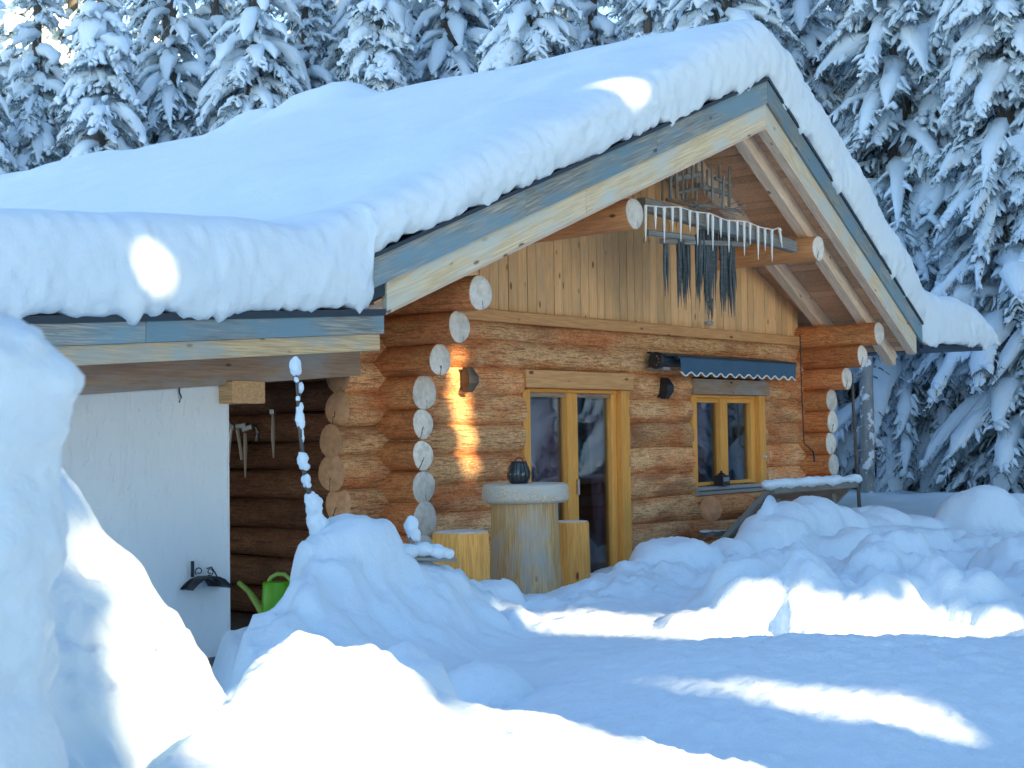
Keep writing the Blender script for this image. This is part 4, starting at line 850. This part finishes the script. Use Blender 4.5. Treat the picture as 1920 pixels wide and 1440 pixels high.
# ================================================================ spruces
def spruce_parts(seed, H, R, z0=.5, top_detail=11.5, snowy=1.0):
    rng = np.random.default_rng(seed)
    mainP, mainR, twP, twR, nd, brP, brR = [], [], [], [], [], [], []
    z = z0; K = 8; us = np.linspace(0, 1, K)
    while z < H-.4:
        n = rng.integers(5, 8) if z < top_detail else 5
        a0 = rng.random()*6.28
        for k in range(n):
            az_ = a0+k*6.283/n+rng.normal(0, .2); zz = z+rng.normal(0, .12)
            L = R*max(.04, 1-zz/H)**.72*rng.uniform(.72, 1.15)+.12
            if rng.random() < .12: L *= .55
            droop = rng.uniform(.42, .92)*(1.0 if zz < H*.75 else .5); up_ = rng.uniform(.0, .25)
            dr = np.array([math.cos(az_), math.sin(az_)]); pe = np.array([-dr[1], dr[0]]); sw = rng.normal(0, .10)*L
            r_ = L*(us-.12*us**2); dz = L*(up_*us-droop*us**1.9)
            P = np.stack([dr[0]*r_+pe[0]*sw*us**2, dr[1]*r_+pe[1]*sw*us**2, zz+dz], -1)
            brP.append(P); brR.append(.022*(1-us*.8)*(.6+L/2))
            big = rng.uniform(.55, 1.25)*snowy
            wS = (.04+.145*np.sin(np.pi*np.clip(us, .03, 1)**.8*.97)**.8)*big*min(1.25, .45+L*.42)
            wS *= (1+.35*rng.normal(0, 1, K)*.6); wS = np.maximum(wS, .012); wS[0] = .004; wS[-1] = .012
            if rng.random() < .90:
                Ps = P.copy(); Ps[:, 2] += wS*.55; mainP.append(Ps); mainR.append(wS)
            # twigs on both sides
            step = .13 if zz < top_detail else .3
            m = max(3, int(L/step))
            for t in np.linspace(.14, .98, m):
                for s in (-1, 1):
                    i = t*(K-1); i0 = min(int(i), K-2); ff = i-i0; p = P[i0]*(1-ff)+P[i0+1]*ff
                    tl = (.16+.42*(1-t)*min(1, L/1.8)+.1*rng.random())*rng.uniform(.7, 1.2)
                    d3 = np.array([dr[0]*.55+pe[0]*s*.8, dr[1]*.55+pe[1]*s*.8, -.15-.35*rng.random()]); d3 /= np.linalg.norm(d3)
                    q1 = p+d3*tl*.5+np.array([0, 0, -.04*tl]); q2 = p+d3*tl+np.array([0, 0, -.45*tl*rng.uniform(.5, 1.3)])
                    nd.append((p, q1, q2, tl))
                    if rng.random() < .66*snowy:
                        w0 = rng.uniform(.022, .075)*(.6+.55*big)
                        tt = [p, p*.5+q1*.5, q1, q1*.5+q2*.5, q1*.12+q2*.88]
                        tt = [x+np.array([0, 0, w0*.5])+rng.normal(0, .018, 3) for x in tt]
                        twP.append(tt); twR.append(np.array([.4, .9, 1.05, .8, .15])*w0*rng.uniform(.6, 1.45, 5))
        z += rng.uniform(.26, .42) if z < top_detail else .55
    nd_p = np.array([x[0] for x in nd]); nd_m = np.array([x[1] for x in nd]); nd_q = np.array([x[2] for x in nd])
    # needles: crossed ribbons along each twig plus short hanging sprigs
    V, Q = [], []
    def quads(a, b, wa, wb, side):
        n = len(a); v = np.stack([a-side*wa[:, None], a+side*wa[:, None], b+side*wb[:, None], b-side*wb[:, None]], 1).reshape(-1, 3)
        return v, np.arange(n*4).reshape(n, 4)
    T = nd_q-nd_p; T /= np.linalg.norm(T, axis=1, keepdims=True)
    for rep in range(2):
        rv = rng.normal(size=T.shape); sd2 = np.cross(T, rv); sd2 /= np.linalg.norm(sd2, axis=1, keepdims=True)
        wv = rng.uniform(.012, .026, len(T)); V.append(quads(nd_p, nd_m, wv*.7, wv, sd2)); V.append(quads(nd_m, nd_q, wv, wv*.15, sd2))
    for rep in range(14):
        t = rng.random((len(T), 1)); p = np.where(t < .5, nd_p+(nd_m-nd_p)*t*2, nd_m+(nd_q-nd_m)*(t*2-1))
        dv = T*.55+rng.normal(0, .55, T.shape)+np.array([0, 0, -.45]); dv /= np.linalg.norm(dv, axis=1, keepdims=True)
        ln = rng.uniform(.05, .16, (len(T), 1)); sd2 = np.cross(dv, rng.normal(size=T.shape)); sd2 /= np.linalg.norm(sd2, axis=1, keepdims=True)
        wv = rng.uniform(.004, .010, len(T)); V.append(quads(p, p+dv*ln, wv, wv*.3, sd2))
    crown = merge(V+[tube_np(np.array(brP), np.array(brR), 4)])
    sn = [tube_np(np.array(mainP), np.array(mainR), 9, 1.15, .78, .26, rng)]
    if twP: sn.append(tube_np(np.array(twP), np.array(twR), 6, 1.1, .8, .18, rng))
    snow = merge(sn); sv = snow[0]; nn = np.stack([fbm(sv[:, 0]*7+k*9.1, sv[:, 1]*7, sv[:, 2]*7, seed+k, 2) for k in range(3)], -1); snow = (sv+nn*np.array([.026, .026, .022]), snow[1])
    tz = np.linspace(-.6, H, 9); trunk = tube_np(np.stack([.05*np.sin(tz*.7+seed), .05*np.cos(tz*.5), tz], -1)[None], (.05+.018*(H-tz))[None], 10)
    return trunk, crown, snow
PROTO = []
for k, (H, R, sn) in enumerate(((17, 2.5, 1.0), (15, 2.2, 1.12), (19, 2.7, .9), (14, 1.9, 1.2))):
    tr, cr, snw = spruce_parts(100+k, H, R, .5, 10.5, sn)
    PROTO.append((npmesh('trunk', *tr), npmesh('crown', cr[0], cr[1], False), npmesh('snow_load', *snw)))
    for me, m in zip(PROTO[-1], (BARK, NEEDLE, SNOWT)): me.materials.append(m)
ORD = ['first', 'second', 'third', 'fourth', 'fifth', 'sixth', 'seventh', 'eighth', 'ninth', 'tenth', 'eleventh', 'twelfth', 'thirteenth', 'fourteenth', 'fifteenth', 'sixteenth', 'seventeenth', 'eighteenth', 'nineteenth', 'twentieth', 'twenty-first', 'twenty-second', 'twenty-third', 'twenty-fourth', 'twenty-fifth', 'twenty-sixth', 'twenty-seventh', 'twenty-eighth']
trn = random.Random(21)
def plant(x, y, kind, label, group, scale=1.0):
    z = gz(x, y)-.1
    r_ = bpy.data.objects.new('spruce_tree', None); col.objects.link(r_); tag(r_, label, 'tree', group)
    M = Matrix.Translation((x, y, z)) @ Matrix.Rotation(trn.uniform(0, 6.28), 4, 'Z') @ Matrix.Rotation(trn.uniform(-.03, .03), 4, 'X') @ Matrix.Scale(scale, 4)
    put(r_, None, M)
    for nm, me in zip(('trunk', 'crown', 'snow_load'), PROTO[kind]):
        o = bpy.data.objects.new(nm, me); col.objects.link(o); o.parent = r_
def at_px(px, d):
    s = (px-960)/FPX*d; return CAM.x+FWH.x*d+rt0.x*s, CAM.y+FWH.y*d+rt0.y*s
front = [(-70, 27.5), (60, 29), (190, 27.5), (330, 29.5), (470, 28.5), (600, 30), (730, 28), (860, 29.5), (985, 26.5), (1110, 27.5), (1230, 26), (1370, 25.5), (1500, 26.5), (1600, 28), (1690, 25), (1800, 24.5), (1915, 22.5), (2030, 22)]
for i_, (px, d) in enumerate(front):
    x, y = at_px(px, d)
    where = 'above the lean-to roof' if px < 500 else 'behind the roof ridge' if px < 1400 else 'right of the cabin'
    plant(x, y, (0, 1, 3, 2)[i_ % 4] if px < 1480 else (0, 1, 2, 3, 0, 1)[i_ % 6], 'snow-laden spruce %s, %s from the left in the front row' % (where, ORD[i_]), 'front row of the snowy forest', trn.uniform(.74, .88))
for row, (dd, stp, off) in enumerate(((4.5, 118, -10), (9.5, 140, 40), (16, 150, -30))):
    px = -160+off; n2 = 0
    while px < 2160:
        d = np.interp(px, [0, 1000, 1500, 2100], [28.5, 27, 27, 24])+dd+trn.uniform(-1, 1); x, y = at_px(px, d)
        plant(x, y, trn.randrange(4), ('snow-laden spruce %s, %s from the left in the second row' % ('above the lean-to roof' if px < 500 else 'behind the roof ridge' if px < 1400 else 'right of the cabin', ORD[n2])) if row == 0 else 'snow-laden spruce standing in the rear rows of the forest', 'second row of the snowy forest' if row == 0 else 'rear rows of the snowy forest', trn.uniform(.85, 1.05)); n2 += 1; px += stp*trn.uniform(.8, 1.2)
# spruces closing the yard on the right, outside the picture (seen in the window panes)
for k in range(9):
    plant(13+k*1.3+trn.uniform(-1, 1), -7.5-k*2.1+trn.uniform(-1, 1), trn.randrange(4), 'snow-laden spruce at the right side of the yard, beyond the picture', 'spruces beyond the right edge', trn.uniform(.8, 1.0))

for k in range(14):
    plant(23+k*.7+trn.uniform(-1, 1), -1-k*2.2+trn.uniform(-1, 1), trn.randrange(4), 'snow-laden spruce at the right side of the yard, beyond the picture', 'spruces beyond the right edge', trn.uniform(.9, 1.15))

# ================================================================ tall spruces behind the viewer: unseen, cut to shape shade and sun patches
EU = Vector((-math.sin(SUN_AZ), math.cos(SUN_AZ), 0)); EV = Vector((math.cos(SUN_AZ)*math.sin(SUN_EL), math.sin(SUN_AZ)*math.sin(SUN_EL), math.cos(SUN_EL)))
LIT = []
def lit(p, ru, rv): p = Vector(p); LIT.append((p.dot(EU), p.dot(EV), ru, rv))
def hit(px, py):
    r = RT*((px-960)/FPX)-UP*((py-720)/FPX)+fw; r = r/r.dot(FWH); dd = np.arange(2.2, 22, .03)
    xs, ys, zs = CAM.x+r.x*dd, CAM.y+r.y*dd, CAM.z+r.z*dd; b_ = np.nonzero(ground(xs[None], ys[None])[0] > zs)[0]
    k_ = b_[0] if len(b_) else -1; return Vector((xs[k_], ys[k_], zs[k_]))
for px, py, ru, rv in ((868, 665, .2, .16), (870, 710, .17, .14), (882, 785, .2, .2), (872, 845, .2, .2)): lit(bp(px, py, -.15), ru, rv)
lit(bp(255, 552, -1.1), .24, .16); lit(bp(262, 512, -1.1), .15, .16); lit(bp(316, 515, -1.1), .07, .15)
lit(bp(1172, 165, -1.37), .34, .26)
for px, py in [(1050+45*k, 1172-.8*k) for k in range(9)]+[(1440+50*k, 1152+2*k) for k in range(9)]: lit(hit(px, py), .36, .21)
for px, py in [(1410+48*k, 1296+4*k) for k in range(11)]: lit(hit(px, py), .3, .15)
for px, py in ((520, 1240), (560, 1200), (600, 1230), (500, 1330), (560, 1290), (640, 1250), (700, 1250), (620, 1330), (700, 1330), (780, 1320), (560, 1400), (660, 1410), (760, 1400), (860, 1370), (860, 1430), (960, 1370), (960, 1430), (1060, 1390), (1160, 1400), (1260, 1425), (1350, 1438), (470, 1400)): lit(hit(px, py), .34, .24)
for p_ in ((-6.42, -5.28, 1.57), (-6.4, -5.32, 1.51), (-6.33, -5.29, 1.45), (-6.32, -5.38, 1.35), (-6.29, -5.43, 1.27), (-6.36, -5.62, 1.17), (-6.24, -5.56, 1.07), (-6.3, -5.7, .95), (-6.42, -5.55, 1.3), (-6.42, -5.65, 1.1), (-6.4, -5.7, .95)): lit(p_, .17, .18)
lit(hit(905, 1255), .22, .14); lit(hit(775, 1262), .2, .14)
LITA = np.array(LIT); EUn, EVn = np.array(EU), np.array(EV)
srng = np.random.default_rng(77)
def shade_tree(bx_, by_, H, R, kk):
    # each trunk stands where it blocks the fewest of the sunny gaps
    best = min(np.linspace(-1.2, 1.2, 33), key=lambda o_: float((np.maximum(0, LITA[:, 2]+.28-np.abs(bx_*EUn[0]+by_*EUn[1]+o_-LITA[:, 0]))).sum())+.02*abs(o_))
    bx_ += best*EUn[0]; by_ += best*EUn[1]
    P, Rr = [], []; z = 1.0
    while z < H-.3:
        n = 6; a0 = srng.random()*6.28
        for k in range(n):
            a = a0+k*6.283/n+srng.normal(0, .2); L = R*max(.05, 1-z/H)**.55*srng.uniform(.8, 1.15)+.25; dr = np.array([math.cos(a), math.sin(a), 0]); zz = z+srng.normal(0, .15)
            m = max(1, int(L/.4))
            for c in range(m):
                u0, u1 = c/m, (c+1)/m
                pt = lambda u: np.array([bx_, by_, zz])+dr*L*u+np.array([0, 0, -.55*L*u*u])
                pts = np.array([pt(u0), pt(u0*.67+u1*.33), pt(u0*.33+u1*.67), pt(u1+.06)])+srng.normal(0, .05, (4, 3)); cen = pts.mean(0)
                du = (cen@EUn-LITA[:, 0])/(LITA[:, 2]+.14); dv = (cen@EVn-LITA[:, 1])/(LITA[:, 3]+.125)
                if ((du*du+dv*dv) < 1).any(): continue
                tl = (cen[2]-.5)/math.sin(SUN_EL); xl, yl = cen[0]+SD.x*tl, cen[1]+SD.y*tl
                if -9 < xl < 13 and yl < -7.7+.25*max(0, xl+5): continue          # foliage cut out so the unseen sunlit yard bounces light onto the front
                P.append(pts); Rr.append(srng.uniform(.18, .30)*np.array([.5, 1, 1, .3]))
        z += .38
    r_ = root('spruce_tree', (bx_, by_, 0), 'tall snow-laden spruce unseen behind the viewer, cut to shape the yard shade', 'tree', 'tall spruces behind the viewer')
    v, q = tube_np(np.array(P), np.array(Rr), 5, 1.15, .9, .15, srng); npobj('snow_load', v, q, SNOWT, r_)
    rod('trunk', [(bx_, by_, -.5), (bx_, by_, H*.5), (bx_, by_, H)], [.3, .18, .03], BARK, r_, 8)
    nP = [p_ for p_ in P[::2] if not ((((p_.mean(0)-[0, 0, .2])@EUn-LITA[:, 0])/(LITA[:, 2]+.24))**2+(((p_.mean(0)-[0, 0, .2])@EVn-LITA[:, 1])/(LITA[:, 3]+.2))**2 < 1).any()]; nR = [np.full(4, .05)]*len(nP); v, q = tube_np(np.array(nP)-np.array([0, 0, .2]), np.array(nR), 4, 3.0, .6, .3, srng); npobj('crown', v, q, NEEDLE, r_)
th = Vector((math.cos(SUN_AZ), math.sin(SUN_AZ), 0))
kk = 0
for row, (dist, off) in enumerate(((20, 0), (22.6, 1.2), (25.5, .4))):
    for uu in np.arange(-11+off, 27, 2.6):
        p = Vector((0, -2, 0))-th*(dist+srng.uniform(-.6, .6))+EU*(-uu+srng.uniform(-.4, .4)); shade_tree(p.x, p.y, 26.5+srng.uniform(-1.5, 2.5), 2.7, kk); kk += 1
bpy.context.view_layer.update()
